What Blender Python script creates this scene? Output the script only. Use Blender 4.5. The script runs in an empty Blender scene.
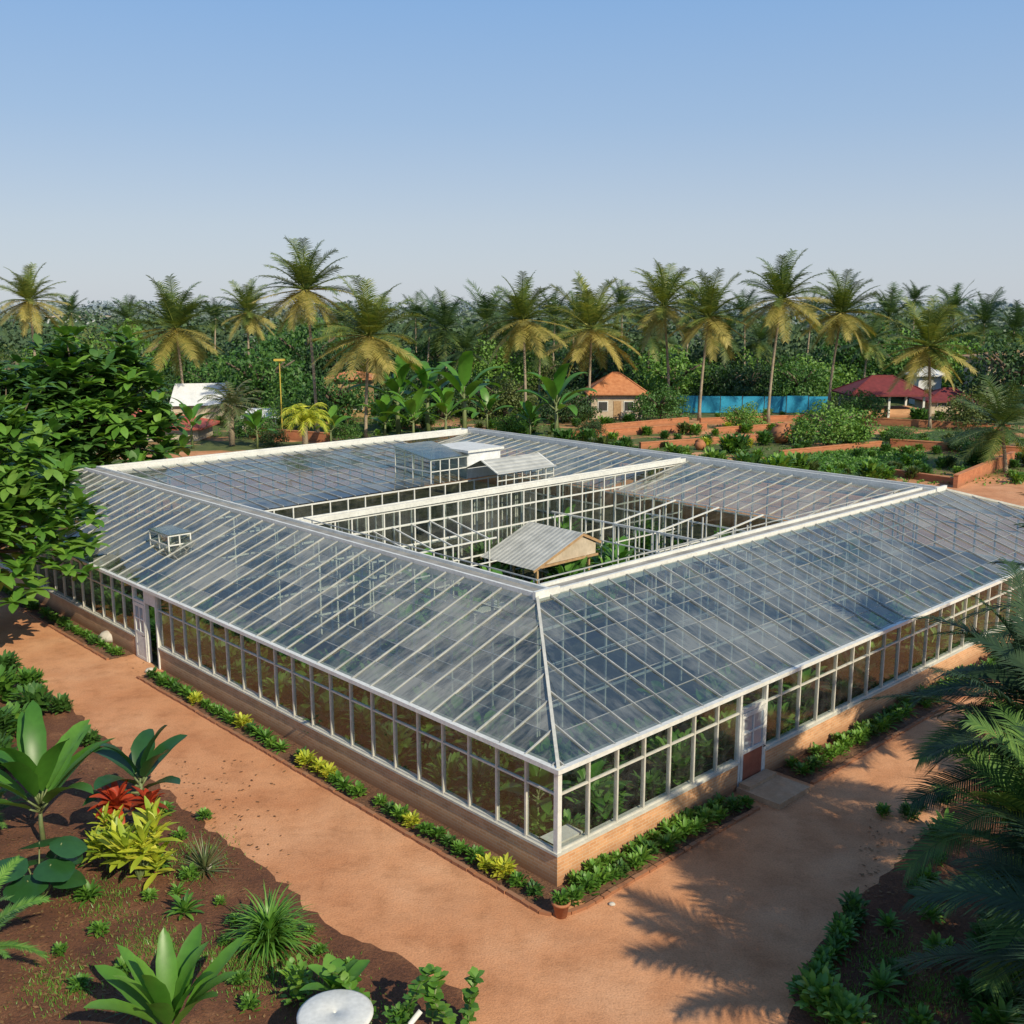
import bpy, math, random
from mathutils import Vector, Matrix
R=math.radians; PI=math.pi; rnd=random.Random(7)
S=bpy.context.scene; C=S.collection
H=13.0; F=1048.0; TH=math.atan2(207,1048); ct,st=math.cos(TH),math.sin(TH)
def ray(u,v):
    a=(u-512)/F; b=(512-v)/F
    return (a, ct+b*st, -st+b*ct)
def G(u,v,h=0.0):
    r=ray(u,v); t=(H-h)/-r[2]; return Vector((r[0]*t,r[1]*t,h))
def P(u,v,D):
    r=ray(u,v); t=D/r[1]; return Vector((r[0]*t,D,H+r[2]*t))
# ---------- camera
cam=bpy.data.cameras.new('camera'); co=bpy.data.objects.new('camera',cam); C.objects.link(co)
co.location=(0,0,H); co.rotation_euler=(PI/2-TH,0,0); cam.sensor_width=36; cam.lens=36*F/1024; cam.clip_end=9000; S.camera=co
# ---------- light
SAZ=Vector((0.60,-0.80)); SEL=R(36)
w=bpy.data.worlds.new('World'); S.world=w; w.use_nodes=True
nt=w.node_tree; sk=nt.nodes.new('ShaderNodeTexSky'); sk.sky_type='NISHITA'; sk.sun_disc=False
sk.sun_elevation=SEL; sk.sun_rotation=math.atan2(SAZ.x,SAZ.y); sk.air_density=1.0; sk.dust_density=.6; sk.ozone_density=2.0
bg=nt.nodes['Background']; bg.inputs[1].default_value=0.12
tc=nt.nodes.new('ShaderNodeTexCoord'); sx=nt.nodes.new('ShaderNodeSeparateXYZ'); nt.links.new(tc.outputs['Generated'],sx.inputs[0])
rp=nt.nodes.new('ShaderNodeValToRGB'); nt.links.new(sx.outputs[2],rp.inputs[0]); els=rp.color_ramp.elements
k_=1/0.12
stops=[(0.0,(.56,.61,.68)),(.07,(.50,.58,.69)),(.16,(.35,.50,.72)),(.30,(.205,.41,.75)),(1.0,(.08,.18,.42))]
while len(els)<len(stops): els.new(.5)
for i,(p_,c_) in enumerate(stops): els[i].position=p_; els[i].color=(*c_,1)
sc_=nt.nodes.new('ShaderNodeVectorMath'); sc_.operation='SCALE'; sc_.inputs['Scale'].default_value=k_; nt.links.new(rp.outputs[0],sc_.inputs[0])
mx=nt.nodes.new('ShaderNodeMix'); mx.data_type='RGBA'; mx.inputs[0].default_value=.86
nt.links.new(sk.outputs[0],mx.inputs[6]); nt.links.new(sc_.outputs[0],mx.inputs[7]); nt.links.new(mx.outputs[2],bg.inputs[0])
sl=bpy.data.lights.new('sun','SUN'); so=bpy.data.objects.new('sun',sl); C.objects.link(so)
sl.energy=5.0; sl.angle=R(.5); sl.color=(1,.89,.66)
sd=Vector((SAZ.x*math.cos(SEL),SAZ.y*math.cos(SEL),math.sin(SEL)))
so.rotation_euler=sd.to_track_quat('Z','Y').to_euler()
S.view_settings.view_transform='Standard'; S.view_settings.look='None'; S.view_settings.exposure=0
# ---------- materials
class NT:
    def __init__(s,name):
        s.m=bpy.data.materials.new(name); s.m.use_nodes=True; s.t=s.m.node_tree; s.t.nodes.clear()
        s.out=s.n('ShaderNodeOutputMaterial')
    def n(s,t,**k):
        x=s.t.nodes.new(t)
        for a,b in k.items(): setattr(x,a,b)
        return x
    def l(s,a,b): s.t.links.new(a,b)
    def noise(s,vec,scale,detail=4,rough=.55):
        n=s.n('ShaderNodeTexNoise'); n.inputs['Scale'].default_value=scale; n.inputs['Detail'].default_value=detail; n.inputs['Roughness'].default_value=rough
        if vec is not None: s.l(vec,n.inputs['Vector'])
        return n.outputs['Fac']
    def ramp(s,fac,stops):
        r=s.n('ShaderNodeValToRGB'); e=r.color_ramp.elements
        while len(e)<len(stops): e.new(.5)
        for i,(p,c) in enumerate(stops):
            e[i].position=p; e[i].color=(*c,1) if len(c)==3 else c
        s.l(fac,r.inputs[0]); return r.outputs[0]
    def mix(s,fac,a,b,mode='MIX'):
        m=s.n('ShaderNodeMix',data_type='RGBA',blend_type=mode)
        for i,x in ((0,fac),(6,a),(7,b)):
            if isinstance(x,(int,float)): m.inputs[i].default_value=x
            elif isinstance(x,tuple): m.inputs[i].default_value=(*x,1)
            else: s.l(x,m.inputs[i])
        return m.outputs[2]
    def math(s,op,a,b=0.0):
        m=s.n('ShaderNodeMath',operation=op)
        for i,x in ((0,a),(1,b)):
            if isinstance(x,(int,float)): m.inputs[i].default_value=x
            else: s.l(x,m.inputs[i])
        return m.outputs[0]
    def obj(s): return s.n('ShaderNodeTexCoord').outputs['Object']
    def pr(s,col,rough=.7,metal=0,bump=None,bs=.2,bd=.02):
        p=s.n('ShaderNodeBsdfPrincipled')
        if isinstance(col,tuple): p.inputs['Base Color'].default_value=(*col,1)
        else: s.l(col,p.inputs['Base Color'])
        p.inputs['Roughness'].default_value=rough; p.inputs['Metallic'].default_value=metal
        if bump is not None:
            b=s.n('ShaderNodeBump'); b.inputs['Strength'].default_value=bs; b.inputs['Distance'].default_value=bd
            s.l(bump,b.inputs['Height']); s.l(b.outputs[0],p.inputs['Normal'])
        return p.outputs[0]
    def end(s,sh): s.l(sh,s.out.inputs[0]); return s.m
def simple(name,c1,c2,scale=3,rough=.7,metal=0,bs=.2,bd=.02):
    t=NT(name); o=t.obj(); n=t.noise(o,scale,6,.6); n2=t.noise(o,scale*6,3)
    c=t.ramp(n,[(.3,c1),(.7,c2)]); c=t.mix(.25,c,t.ramp(n2,[(.3,(.3,.3,.3)),(.7,(1,1,1))]),'MULTIPLY')
    return t.end(t.pr(c,rough,metal,n2,bs,bd))
def leafm(name,cols,tr=.25,rough=.55):
    t=NT(name); g=t.n('ShaderNodeNewGeometry'); oi=t.n('ShaderNodeObjectInfo')
    f=t.math('ADD',t.math('MULTIPLY',g.outputs['Random Per Island'],.65),t.math('MULTIPLY',oi.outputs['Random'],.35))
    n=len(cols); c=t.ramp(f,[(i/(n-1),c_) for i,c_ in enumerate(cols)])
    nz=t.noise(t.obj(),6,3); c=t.mix(.35,c,t.ramp(nz,[(.3,(.45,.45,.45)),(.7,(1,1,1))]),'MULTIPLY')
    p=t.pr(c,rough); tl=t.n('ShaderNodeBsdfTranslucent'); t.l(t.mix(1.0,c,(1.4,1.3,.5),'MULTIPLY'),tl.inputs[0])
    m=t.n('ShaderNodeMixShader'); m.inputs[0].default_value=tr; t.l(p,m.inputs[1]); t.l(tl.outputs[0],m.inputs[2])
    return t.end(m.outputs[0])
def glassm(name,tint,gl,edge,dust0,dust1,dustc,rough=.03,stretch=None):
    t=NT(name)
    tr=t.n('ShaderNodeBsdfTransparent'); tr.inputs[0].default_value=(*tint,1)
    g=t.n('ShaderNodeBsdfGlossy'); g.inputs['Roughness'].default_value=rough; g.inputs[0].default_value=(.97,.95,.90,1)
    lw=t.n('ShaderNodeLayerWeight'); lw.inputs[0].default_value=.5
    f=t.math('ADD',t.math('MULTIPLY',t.math('POWER',lw.outputs['Facing'],3.0),edge),gl)
    m=t.n('ShaderNodeMixShader'); t.l(t.math('MINIMUM',f,.9),m.inputs[0]); t.l(tr.outputs[0],m.inputs[1]); t.l(g.outputs[0],m.inputs[2])
    o=t.obj(); big=t.noise(o,.25,5,.65)
    isl=t.n('ShaderNodeNewGeometry').outputs['Random Per Island']
    if stretch:
        mp=t.n('ShaderNodeMapping'); mp.inputs['Scale'].default_value=stretch; t.l(o,mp.inputs[0]); st_=t.noise(mp.outputs[0],1.0,6,.7)
    else: st_=t.noise(o,3,5,.7)
    d=t.math('ADD',t.math('MULTIPLY',t.math('POWER',isl,3.0),.6),t.math('ADD',t.math('MULTIPLY',t.math('SUBTRACT',big,.46),3.2),t.math('MULTIPLY',t.math('SUBTRACT',st_,.48),2.4)))
    mr=t.n('ShaderNodeMapRange'); t.l(d,mr.inputs[0]); mr.inputs[3].default_value=dust0; mr.inputs[4].default_value=dust1
    df=t.n('ShaderNodeBsdfDiffuse'); df.inputs[0].default_value=(*dustc,1)
    m2=t.n('ShaderNodeMixShader'); t.l(mr.outputs[0],m2.inputs[0]); t.l(m.outputs[0],m2.inputs[1]); t.l(df.outputs[0],m2.inputs[2])
    return t.end(m2.outputs[0])
M={}
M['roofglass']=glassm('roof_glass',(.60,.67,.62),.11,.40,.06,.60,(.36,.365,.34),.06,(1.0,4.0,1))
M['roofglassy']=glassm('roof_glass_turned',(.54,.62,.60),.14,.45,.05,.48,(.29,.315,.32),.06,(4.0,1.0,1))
M['wallglass']=glassm('wall_glass',(.82,.86,.84),.05,.5,.0,.10,(.4,.4,.38))
M['paleglass']=glassm('pale_door_glass',(.6,.65,.68),.15,.4,.45,.65,(.42,.52,.62))
M['white']=simple('white_metal',(.64,.64,.60),(.78,.78,.74),1.5,.5)
M['cream']=simple('cream_frame',(.48,.47,.41),(.66,.64,.57),1.2,.5)
M['alu']=simple('aluminium_frame',(.30,.31,.29),(.50,.50,.47),1.5,.5)
M['purlin']=simple('grey_purlin',(.22,.24,.24),(.34,.36,.36),1.5,.6)
M['gutter']=simple('gutter_floor',(.20,.19,.17),(.42,.40,.36),1.2,.8)
M['dark']=simple('dark_metal',(.03,.03,.03),(.06,.06,.055),3,.5)
M['wood']=simple('timber',(.34,.20,.10),(.52,.34,.18),4,.7)
M['reddoor']=simple('red_door_panel',(.26,.07,.04),(.36,.12,.07),3,.6)
M['concrete']=simple('tan_concrete',(.42,.26,.15),(.55,.37,.24),2.5,.9)
M['stone']=simple('pale_stone',(.5,.45,.38),(.65,.6,.52),6,.9)
M['terracotta']=simple('terracotta',(.34,.13,.06),(.48,.2,.09),5,.8)
M['tile']=simple('orange_roof_tile',(.42,.15,.06),(.60,.26,.12),2.5,.8)
M['redroof']=simple('dark_red_roof',(.13,.02,.02),(.21,.035,.035),2,.7)
M['brightred']=simple('red_sheet',(.34,.07,.05),(.50,.13,.09),2,.7)
M['plaster']=simple('cream_plaster',(.45,.36,.26),(.62,.52,.40),1,.85)
M['ochre']=simple('tan_plaster',(.34,.22,.09),(.44,.30,.14),1,.85)
M['whitecloth']=simple('white_canvas',(.62,.64,.66),(.78,.79,.80),1,.7)
M['blue']=simple('blue_sheet',(.01,.22,.42),(.03,.36,.58),.8,.5)
M['yellow']=simple('yellow_paint',(.5,.36,.04),(.6,.45,.08),2,.6)
M['trunk']=simple('palm_trunk',(.26,.20,.14),(.44,.36,.26),2.5,.9,0,.6,.1)
M['bark']=simple('bark',(.09,.065,.045),(.18,.14,.10),3,.9,0,.6,.1)
def corr(name,a,b_):
    t=NT(name); o=t.obj(); wv=t.n('ShaderNodeTexWave'); wv.inputs['Scale'].default_value=1.1; t.l(o,wv.inputs[0]); wv.bands_direction='Y'
    n=t.noise(o,1.5,5); c=t.ramp(n,[(.3,a),(.7,b_)]); c=t.mix(.35,c,t.ramp(wv.outputs['Fac'],[(.0,(.45,.45,.45)),(.5,(1,1,1))]),'MULTIPLY')
    return t.end(t.pr(c,.6,.0,wv.outputs['Fac'],.5,.03))
M['corr']=corr('corrugated_sheet',(.34,.345,.32),(.54,.54,.50))
def brickm(name,c1,c2,mo,sc=1.0):
    t=NT(name); o=t.obj(); sp=t.n('ShaderNodeSeparateXYZ'); t.l(o,sp.inputs[0])
    cb=t.n('ShaderNodeCombineXYZ'); t.l(t.math('ADD',sp.outputs[0],sp.outputs[1]),cb.inputs[0]); t.l(sp.outputs[2],cb.inputs[1])
    b=t.n('ShaderNodeTexBrick'); t.l(cb.outputs[0],b.inputs['Vector']); b.inputs['Scale'].default_value=sc
    b.inputs['Color1'].default_value=(*c1,1); b.inputs['Color2'].default_value=(*c2,1); b.inputs['Mortar'].default_value=(*mo,1)
    b.inputs['Brick Width'].default_value=.24; b.inputs['Row Height'].default_value=.085; b.inputs['Mortar Size'].default_value=.008
    n=t.noise(o,1.4,6,.65); c=t.mix(.6,b.outputs['Color'],t.ramp(n,[(.3,(.62,.56,.5)),(.7,(1.15,1.1,1.05))]),'MULTIPLY')
    mr=t.n('ShaderNodeMapRange'); t.l(t.math('ADD',sp.outputs[2],t.math('MULTIPLY',n,-.35)),mr.inputs[0]); mr.inputs[1].default_value=-.1; mr.inputs[2].default_value=.25; mr.inputs[3].default_value=.75; mr.inputs[4].default_value=0
    c=t.mix(mr.outputs[0],c,(.26,.12,.06))
    return t.end(t.pr(c,.9,0,b.outputs['Fac'],-.5,.01))
M['brick']=brickm('brick',(.68,.37,.19),(.56,.28,.13),(.62,.46,.32))
M['gbrick']=brickm('garden_brick',(.52,.19,.08),(.42,.14,.06),(.42,.24,.15))
def groundm():
    t=NT('earth'); o=t.obj(); n1=t.noise(o,.16,6,.65); n2=t.noise(o,1.3,8,.7); n3=t.noise(o,22,4,.7)
    c=t.ramp(n1,[(.3,(.54,.225,.095)),(.5,(.61,.295,.145)),(.7,(.68,.38,.215))])
    c=t.mix(.6,c,t.ramp(n2,[(.3,(.62,.56,.48)),(.5,(1,1,1)),(.75,(1.15,1.15,1.15))]),'MULTIPLY')
    c=t.mix(.5,c,t.ramp(n3,[(.35,(.5,.45,.4)),(.55,(1,1,1))]),'MULTIPLY')
    n4=t.noise(o,.55,3,.5); c=t.mix(.5,c,t.ramp(n4,[(.38,(.80,.70,.62)),(.56,(1.05,1.05,1.05))]),'MULTIPLY')
    # wheel tracks running along the left path
    sp=t.n('ShaderNodeSeparateXYZ'); t.l(o,sp.inputs[0])
    far=t.n('ShaderNodeMapRange'); t.l(t.math('ADD',sp.outputs[1],t.math('MULTIPLY',t.noise(o,.03,3),60)),far.inputs[0]); far.inputs[1].default_value=145; far.inputs[2].default_value=165
    c=t.mix(far.outputs[0],c,t.ramp(n2,[(.3,(.03,.055,.02)),(.7,(.07,.11,.03))]))
    mid=t.n('ShaderNodeMapRange'); t.l(sp.outputs[1],mid.inputs[0]); mid.inputs[1].default_value=76; mid.inputs[2].default_value=84
    gp=t.n('ShaderNodeMapRange'); t.l(t.noise(o,.09,5,.6),gp.inputs[0]); gp.inputs[1].default_value=.44; gp.inputs[2].default_value=.50
    c=t.mix(t.math('MULTIPLY',mid.outputs[0],gp.outputs[0]),c,t.ramp(n2,[(.3,(.04,.07,.015)),(.7,(.13,.15,.04))]))
    return t.end(t.pr(c,.95,0,t.math('ADD',n2,t.math('MULTIPLY',n3,.4)),.6,.06))
M['ground']=groundm()
def soil(name,a,b,c3):
    t=NT(name); o=t.obj(); n=t.noise(o,.9,6,.65); n3=t.noise(o,14,5,.75)
    c=t.ramp(n,[(.3,a),(.55,b),(.72,c3)]); c=t.mix(.7,c,t.ramp(n3,[(.35,(.35,.33,.3)),(.6,(1.1,1.1,1.1))]),'MULTIPLY')
    return t.end(t.pr(c,.95,0,n3,.9,.08))
M['soil']=soil('garden_soil',(.11,.040,.019),(.20,.078,.034),(.34,.155,.07))
M['bedsoil']=soil('bed_soil',(.13,.06,.03),(.22,.11,.06),(.28,.16,.09))
M['floor']=soil('floor_soil',(.05,.05,.022),(.10,.09,.045),(.26,.20,.13))
M['gardengreen']=soil('low_crop',(.03,.07,.015),(.06,.13,.03),(.14,.13,.05))
# leaves
M['palm']=leafm('palm_leaf',[(.05,.10,.02),(.10,.16,.03),(.19,.24,.045),(.36,.36,.09)])
M['palmgold']=leafm('palm_leaf_gold',[(.22,.22,.05),(.42,.36,.09),(.56,.46,.15)])
M['palmdark']=leafm('palm_leaf_dark',[(.03,.07,.022),(.055,.11,.03),(.12,.18,.05)])
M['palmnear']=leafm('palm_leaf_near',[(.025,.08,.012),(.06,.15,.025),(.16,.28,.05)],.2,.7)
M['palmshade']=leafm('palm_leaf_shaded',[(.01,.035,.012),(.02,.058,.018),(.04,.09,.028)],.15,.75)  # darker copy of the near palm leaf, frond shade put into the colour
M['tree']=leafm('tree_leaf',[(.03,.10,.02),(.065,.17,.03),(.12,.24,.045)])
M['treeb']=leafm('tree_leaf_bright',[(.08,.20,.03),(.15,.30,.045),(.24,.40,.07)])
M['treed']=leafm('tree_leaf_dark',[(.018,.055,.015),(.035,.09,.025),(.07,.14,.035)])
M['treeo']=leafm('tree_leaf_olive',[(.06,.10,.03),(.11,.16,.04),(.19,.22,.06)])
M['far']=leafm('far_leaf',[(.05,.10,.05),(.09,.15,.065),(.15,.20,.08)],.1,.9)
M['far2']=leafm('far_leaf_hazy',[(.12,.18,.16),(.17,.22,.19),(.22,.27,.21)],.1,.9)  # distance haze painted into the leaf colour, here and in the bluer one below
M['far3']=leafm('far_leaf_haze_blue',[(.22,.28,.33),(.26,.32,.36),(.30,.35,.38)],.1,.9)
M['banana']=leafm('banana_leaf',[(.05,.17,.02),(.11,.28,.035),(.20,.39,.06)],.3,.4)
M['bananad']=leafm('dark_paddle_leaf',[(.02,.08,.02),(.04,.13,.035)],.2,.35)
M['lily']=leafm('strap_leaf',[(.06,.18,.02),(.14,.31,.045),(.26,.45,.08)],.3,.4)
M['agave']=leafm('agave_leaf',[(.08,.12,.05),(.13,.18,.07),(.20,.15,.07)],.15,.45)
M['yellowleaf']=leafm('yellow_leaf',[(.16,.30,.03),(.38,.48,.04),(.62,.64,.07),(.70,.64,.08)],.3,.45)
M['redleaf']=leafm('red_leaf',[(.20,.05,.02),(.45,.05,.02),(.6,.12,.04)],.3,.45)
M['herb']=leafm('herb_leaf',[(.05,.15,.02),(.12,.28,.035),(.24,.42,.06)],.25,.5)
M['stem']=simple('green_stem',(.10,.15,.05),(.19,.22,.09),4,.6)
M['inside']=leafm('greenhouse_leaf',[(.03,.12,.02),(.11,.28,.05),(.28,.48,.09)],.3,.5)
M['litter']=leafm('dry_leaf',[(.18,.08,.03),(.30,.17,.07),(.12,.05,.02),(.35,.26,.12)],.1,.8)
# ---------- mesh builder
class MB:
    def __init__(s): s.v=[]; s.f=[]; s.m=[]
    def quad(s,a,b,c,d,m=0):
        n=len(s.v); s.v+= [tuple(a),tuple(b),tuple(c),tuple(d)]; s.f.append((n,n+1,n+2,n+3)); s.m.append(m)
    def poly(s,pts,m=0):
        n=len(s.v); s.v+=[tuple(p) for p in pts]; s.f.append(tuple(range(n,n+len(pts)))); s.m.append(m)
    def box(s,x0,y0,z0,x1,y1,z1,m=0):
        n=len(s.v); s.v+=[(x0,y0,z0),(x1,y0,z0),(x1,y1,z0),(x0,y1,z0),(x0,y0,z1),(x1,y0,z1),(x1,y1,z1),(x0,y1,z1)]
        for f in ((3,2,1,0),(4,5,6,7),(0,1,5,4),(1,2,6,5),(2,3,7,6),(3,0,4,7)): s.f.append(tuple(n+i for i in f)); s.m.append(m)
    def bar(s,a,b,w,h,up=Vector((0,0,1)),m=0):
        a=Vector(a); b=Vector(b); d=(b-a).normalized(); sx=d.cross(up)
        if sx.length<1e-4: sx=d.cross(Vector((1,0,0)))
        sx.normalize(); uz=sx.cross(d); n=len(s.v)
        for p in (a,b):
            for i,j in ((-1,-1),(1,-1),(1,1),(-1,1)): s.v.append(tuple(p+sx*i*w/2+uz*j*h/2))
        for f in ((3,2,1,0),(4,5,6,7),(0,1,5,4),(1,2,6,5),(2,3,7,6),(3,0,4,7)): s.f.append(tuple(n+i for i in f)); s.m.append(m)
    def tube(s,pts,rs,k=8,m=0,cap=True):
        n=len(s.v); L=len(pts); pts=[Vector(p) for p in pts]
        for i,p in enumerate(pts):
            d=(pts[min(i+1,L-1)]-pts[max(i-1,0)]).normalized()
            x=d.cross(Vector((0,1,0.01))).normalized() if abs(d.y)<.9 else d.cross(Vector((1,0,0))).normalized()
            y=d.cross(x)
            for j in range(k):
                a=2*PI*j/k; s.v.append(tuple(p+(x*math.cos(a)+y*math.sin(a))*rs[i]))
        for i in range(L-1):
            for j in range(k):
                s.f.append((n+i*k+j,n+i*k+(j+1)%k,n+(i+1)*k+(j+1)%k,n+(i+1)*k+j)); s.m.append(m)
        if cap:
            s.f.append(tuple(n+(L-1)*k+j for j in range(k))); s.m.append(m)
            s.f.append(tuple(n+j for j in reversed(range(k)))); s.m.append(m)
    def lathe(s,prof,k=20,m=0,c=(0,0,0)):
        n=len(s.v)
        for r,z in prof:
            for j in range(k): a=2*PI*j/k; s.v.append((c[0]+r*math.cos(a),c[1]+r*math.sin(a),c[2]+z))
        for i in range(len(prof)-1):
            for j in range(k): s.f.append((n+i*k+j,n+i*k+(j+1)%k,n+(i+1)*k+(j+1)%k,n+(i+1)*k+j)); s.m.append(m)
    def leaf(s,p,az,el,L,W,droop=.8,seg=5,fold=.15,kind='strap',m=0,curl=0):
        p=Vector(p); n=len(s.v); hx=Vector((math.cos(az),math.sin(az),0)); sd=Vector((-math.sin(az),math.cos(az),0)); e=el
        tw=rnd.uniform(-.25,.25)
        for i in range(seg+1):
            t=i/seg
            if kind=='paddle': wd=math.sin(PI*min(1,(.04+.96*t)))**.6*(1 if t<.98 else .1)*(.25 if t==0 else 1)*rnd.uniform(.88,1.05)
            elif kind=='oval': wd=math.sin(PI*(.06+.92*t))**.75
            else: wd=(.55+.45*math.sin(PI*min(t*1.6,1)))*(1-t**3)
            d=hx*math.cos(e)+Vector((0,0,math.sin(e))); nn=-hx*math.sin(e)+Vector((0,0,math.cos(e)))
            w=W/2*max(wd,.03); s2=sd*math.cos(tw*t)+nn*math.sin(tw*t)
            s.v+= [tuple(p+s2*w+nn*fold*w),tuple(p),tuple(p-s2*w+nn*fold*w)]
            p=p+d*(L/seg); e-=droop/seg*(.4+1.2*t)
        for i in range(seg):
            a=n+i*3
            s.f+=[(a,a+1,a+4,a+3),(a+1,a+2,a+5,a+4)]; s.m+=[m,m]
        return p
    def frond(s,p,az,el,L,droop,nl,ll,lw,m=0,seg=10,det=2,rr=.02,hang=.5,rm=None):
        p=Vector(p); hx=Vector((math.cos(az),math.sin(az),0)); sd=Vector((-math.sin(az),math.cos(az),0)); e=el
        roll=rnd.uniform(-.5,.5); pts=[p.copy()]; ds=[]
        for i in range(seg):
            t=i/seg; d=hx*math.cos(e)+Vector((0,0,math.sin(e))); ds.append((d,-hx*math.sin(e)+Vector((0,0,math.cos(e)))))
            p=p+d*(L/seg); pts.append(p.copy()); e-=droop/seg*(.2+1.6*t)
        ds.append(ds[-1])
        s.tube(pts,[rr*(1-.8*i/seg) for i in range(seg+1)],3,rm if rm is not None else m,False)
        for k in range(nl):
            t=.14+.86*(k+.5)/nl; x=t*seg; i=min(int(x),seg-1); q=pts[i].lerp(pts[i+1],x-i); d,nn=ds[i]
            sd2=sd*math.cos(roll*t)+nn*math.sin(roll*t)
            l=ll*(math.sin(PI*(.12+.80*t))**.6)*rnd.uniform(.8,1.12)
            for sg in (-1,1):
                f=.4+.8*t*t; dr=-hang*rnd.uniform(.5,1.4)
                ld=(sd2*sg+d*f+nn*.25).normalized(); a=q+d*lw*.5; b=q-d*lw*.5
                mid=q+ld*l*.5+Vector((0,0,dr*l*.15)); ld2=(ld+Vector((0,0,dr*1.2))).normalized(); tip=mid+ld2*l*.5
                n=len(s.v)
                if det==2:
                    s.v+=[tuple(a),tuple(b),tuple(mid-d*lw*.45),tuple(mid+d*lw*.45),tuple(tip)]
                    s.f+=[(n,n+1,n+2,n+3),(n+3,n+2,n+4)]; s.m+=[m,m]
                else:
                    s.v+=[tuple(a),tuple(b),tuple(tip)]; s.f.append((n,n+1,n+2)); s.m.append(m)
    def cloud(s,c,r,n,size,m=0,shell=.5,asp=.5):
        for _ in range(n):
            while True:
                q=Vector((rnd.uniform(-1,1),rnd.uniform(-1,1),rnd.uniform(-1,1)))
                if 0.02<q.length<1: break
            q=q.normalized()*(q.length**shell)
            p=Vector((c[0]+q.x*r[0],c[1]+q.y*r[1],c[2]+q.z*r[2]))
            nn=(q.normalized()*.6+Vector((rnd.gauss(0,.6),rnd.gauss(0,.6),rnd.gauss(.3,.5)))).normalized()
            x=nn.cross(Vector((rnd.gauss(0,1),rnd.gauss(0,1),rnd.gauss(0,1)))).normalized(); y=nn.cross(x)
            z=size*rnd.uniform(.6,1.3)
            s.quad(p-x*z*.5,p+y*z*asp*.5+x*z*.05,p+x*z*.5-nn*z*.1,p-y*z*asp*.5+x*z*.05,m)
    def mesh(s,name,mats,smooth=False):
        me=bpy.data.meshes.new(name); me.from_pydata(s.v,[],s.f)
        for mm in (mats if isinstance(mats,(list,tuple)) else [mats]): me.materials.append(mm)
        me.polygons.foreach_set('material_index',s.m)
        if smooth: me.polygons.foreach_set('use_smooth',[True]*len(s.f))
        me.update(); return me
    def build(s,name,mats,parent=None,smooth=False,loc=None,rz=0):
        return link(name,s.mesh(name,mats,smooth),parent,loc,rz)
def link(name,me,parent=None,loc=None,rz=0,sc=None):
    o=bpy.data.objects.new(name,me); C.objects.link(o)
    if parent: o.parent=parent
    if loc is not None: o.location=loc
    o.rotation_euler[2]=rz
    if sc is not None: o.scale=sc if isinstance(sc,tuple) else (sc,sc,sc)
    return o
def tag(o,label,cat,group=None,kind=None):
    if label: o['label']=label
    if cat: o['category']=cat
    if group: o['group']=group
    if kind: o['kind']=kind
    return o
def thing(name,label,cat,loc=(0,0,0),rz=0,group=None):
    o=link(name,None,None,loc,rz); o.empty_display_size=.3; return tag(o,label,cat,group)
# ---------- ground
g=MB(); 
xs=[-4000,-1200,-400,-150,-60,-20,20,60,150,400,1200,4000]; ys=[-100,0,40,80,120,200,400,900,2500,6000]
for i in range(len(xs)-1):
    for j in range(len(ys)-1): g.quad((xs[i],ys[j],0),(xs[i+1],ys[j],0),(xs[i+1],ys[j+1],0),(xs[i],ys[j+1],0))
tag(g.build('ground',M['ground']),'reddish bare earth ground and paths','ground',kind='structure')
def sheet(name,pix,m,z,label,cat,jit=.18,step=.6,world=False):
    pts=[Vector(p) if world else G(*p) for p in pix]; out=[]
    for a,b in zip(pts,pts[1:]+pts[:1]):
        n=max(1,int((b-a).length/step))
        for i in range(n):
            q=a.lerp(b,i/n); out.append((q.x+rnd.uniform(-jit,jit),q.y+rnd.uniform(-jit,jit),z))
    b=MB(); b.poly(out); o=b.build(name,m); return tag(o,label,cat,kind='structure')
sheet('garden_bed',[(-140,640),(0,655),(62,703),(110,740),(170,795),(225,842),(280,880),(325,925),(395,955),(460,990),(480,1040),(480,1150),(-200,1150)],M['soil'],.004,'dark planted soil on the near left','garden bed',.1,.25)
sheet('garden_bed_shaded',[(782,1150),(790,1000),(812,955),(850,905),(905,855),(965,790),(1030,745),(1200,700),(1300,1150)],M['soil'],.004,'dark planted soil on the near right','garden bed',.1,.25)
# ---------- greenhouse frame
CX,CY=0.0790*H,1.678*H; RZ=math.atan2(.6877,.7260)
u=Vector((-.6877,.7260,0)).normalized(); v=Vector((u.y,-u.x,0))
def W(x,y,z=0): return Vector((CX,CY,0))+v*x+u*y+Vector((0,0,z))
LX,LY=36.0,44.0; E=2.95; RH=4.8; RX0,RX1,RY0,RY1=4.6,30.6,5.3,38.0
gh=thing('greenhouse','large low glass greenhouse with white frames, brick base and square inner courtyard','greenhouse',(CX,CY,0),RZ)
fl=MB(); fl.quad((0,0,.008),(LX,0,.008),(LX,LY,.008),(0,LY,.008)); fo=fl.build('greenhouse_floor',M['floor'],None,False,(CX,CY,0),RZ); tag(fo,'dark earth floor inside the greenhouse','floor',kind='structure')
def frame_bay(w_=1.0):
    b=MB(); b.box(-.028,-.05,.84,.028,.05,2.86); e=w_-.028; b.box(.028,-.04,2.2,e,.03,2.245); b.box(.028,-.04,.84,e,.03,.89); b.box(.028,-.04,2.8,e,.03,2.86)
    return b.mesh('window',M['cream'])
def pane_bay(w_=1.0):
    e=w_-.028; b=MB(); b.quad((.028,0,.89),(e,0,.89),(e,0.004,2.2),(.028,0.002,2.2)); b.quad((.028,0,2.245),(e,.003,2.245),(e,0,2.8),(.028,0.002,2.8)); return b.mesh('pane',M['wallglass'])
fm,pm=frame_bay(),pane_bay()
LD,RD=20,7; DW=1.25
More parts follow.
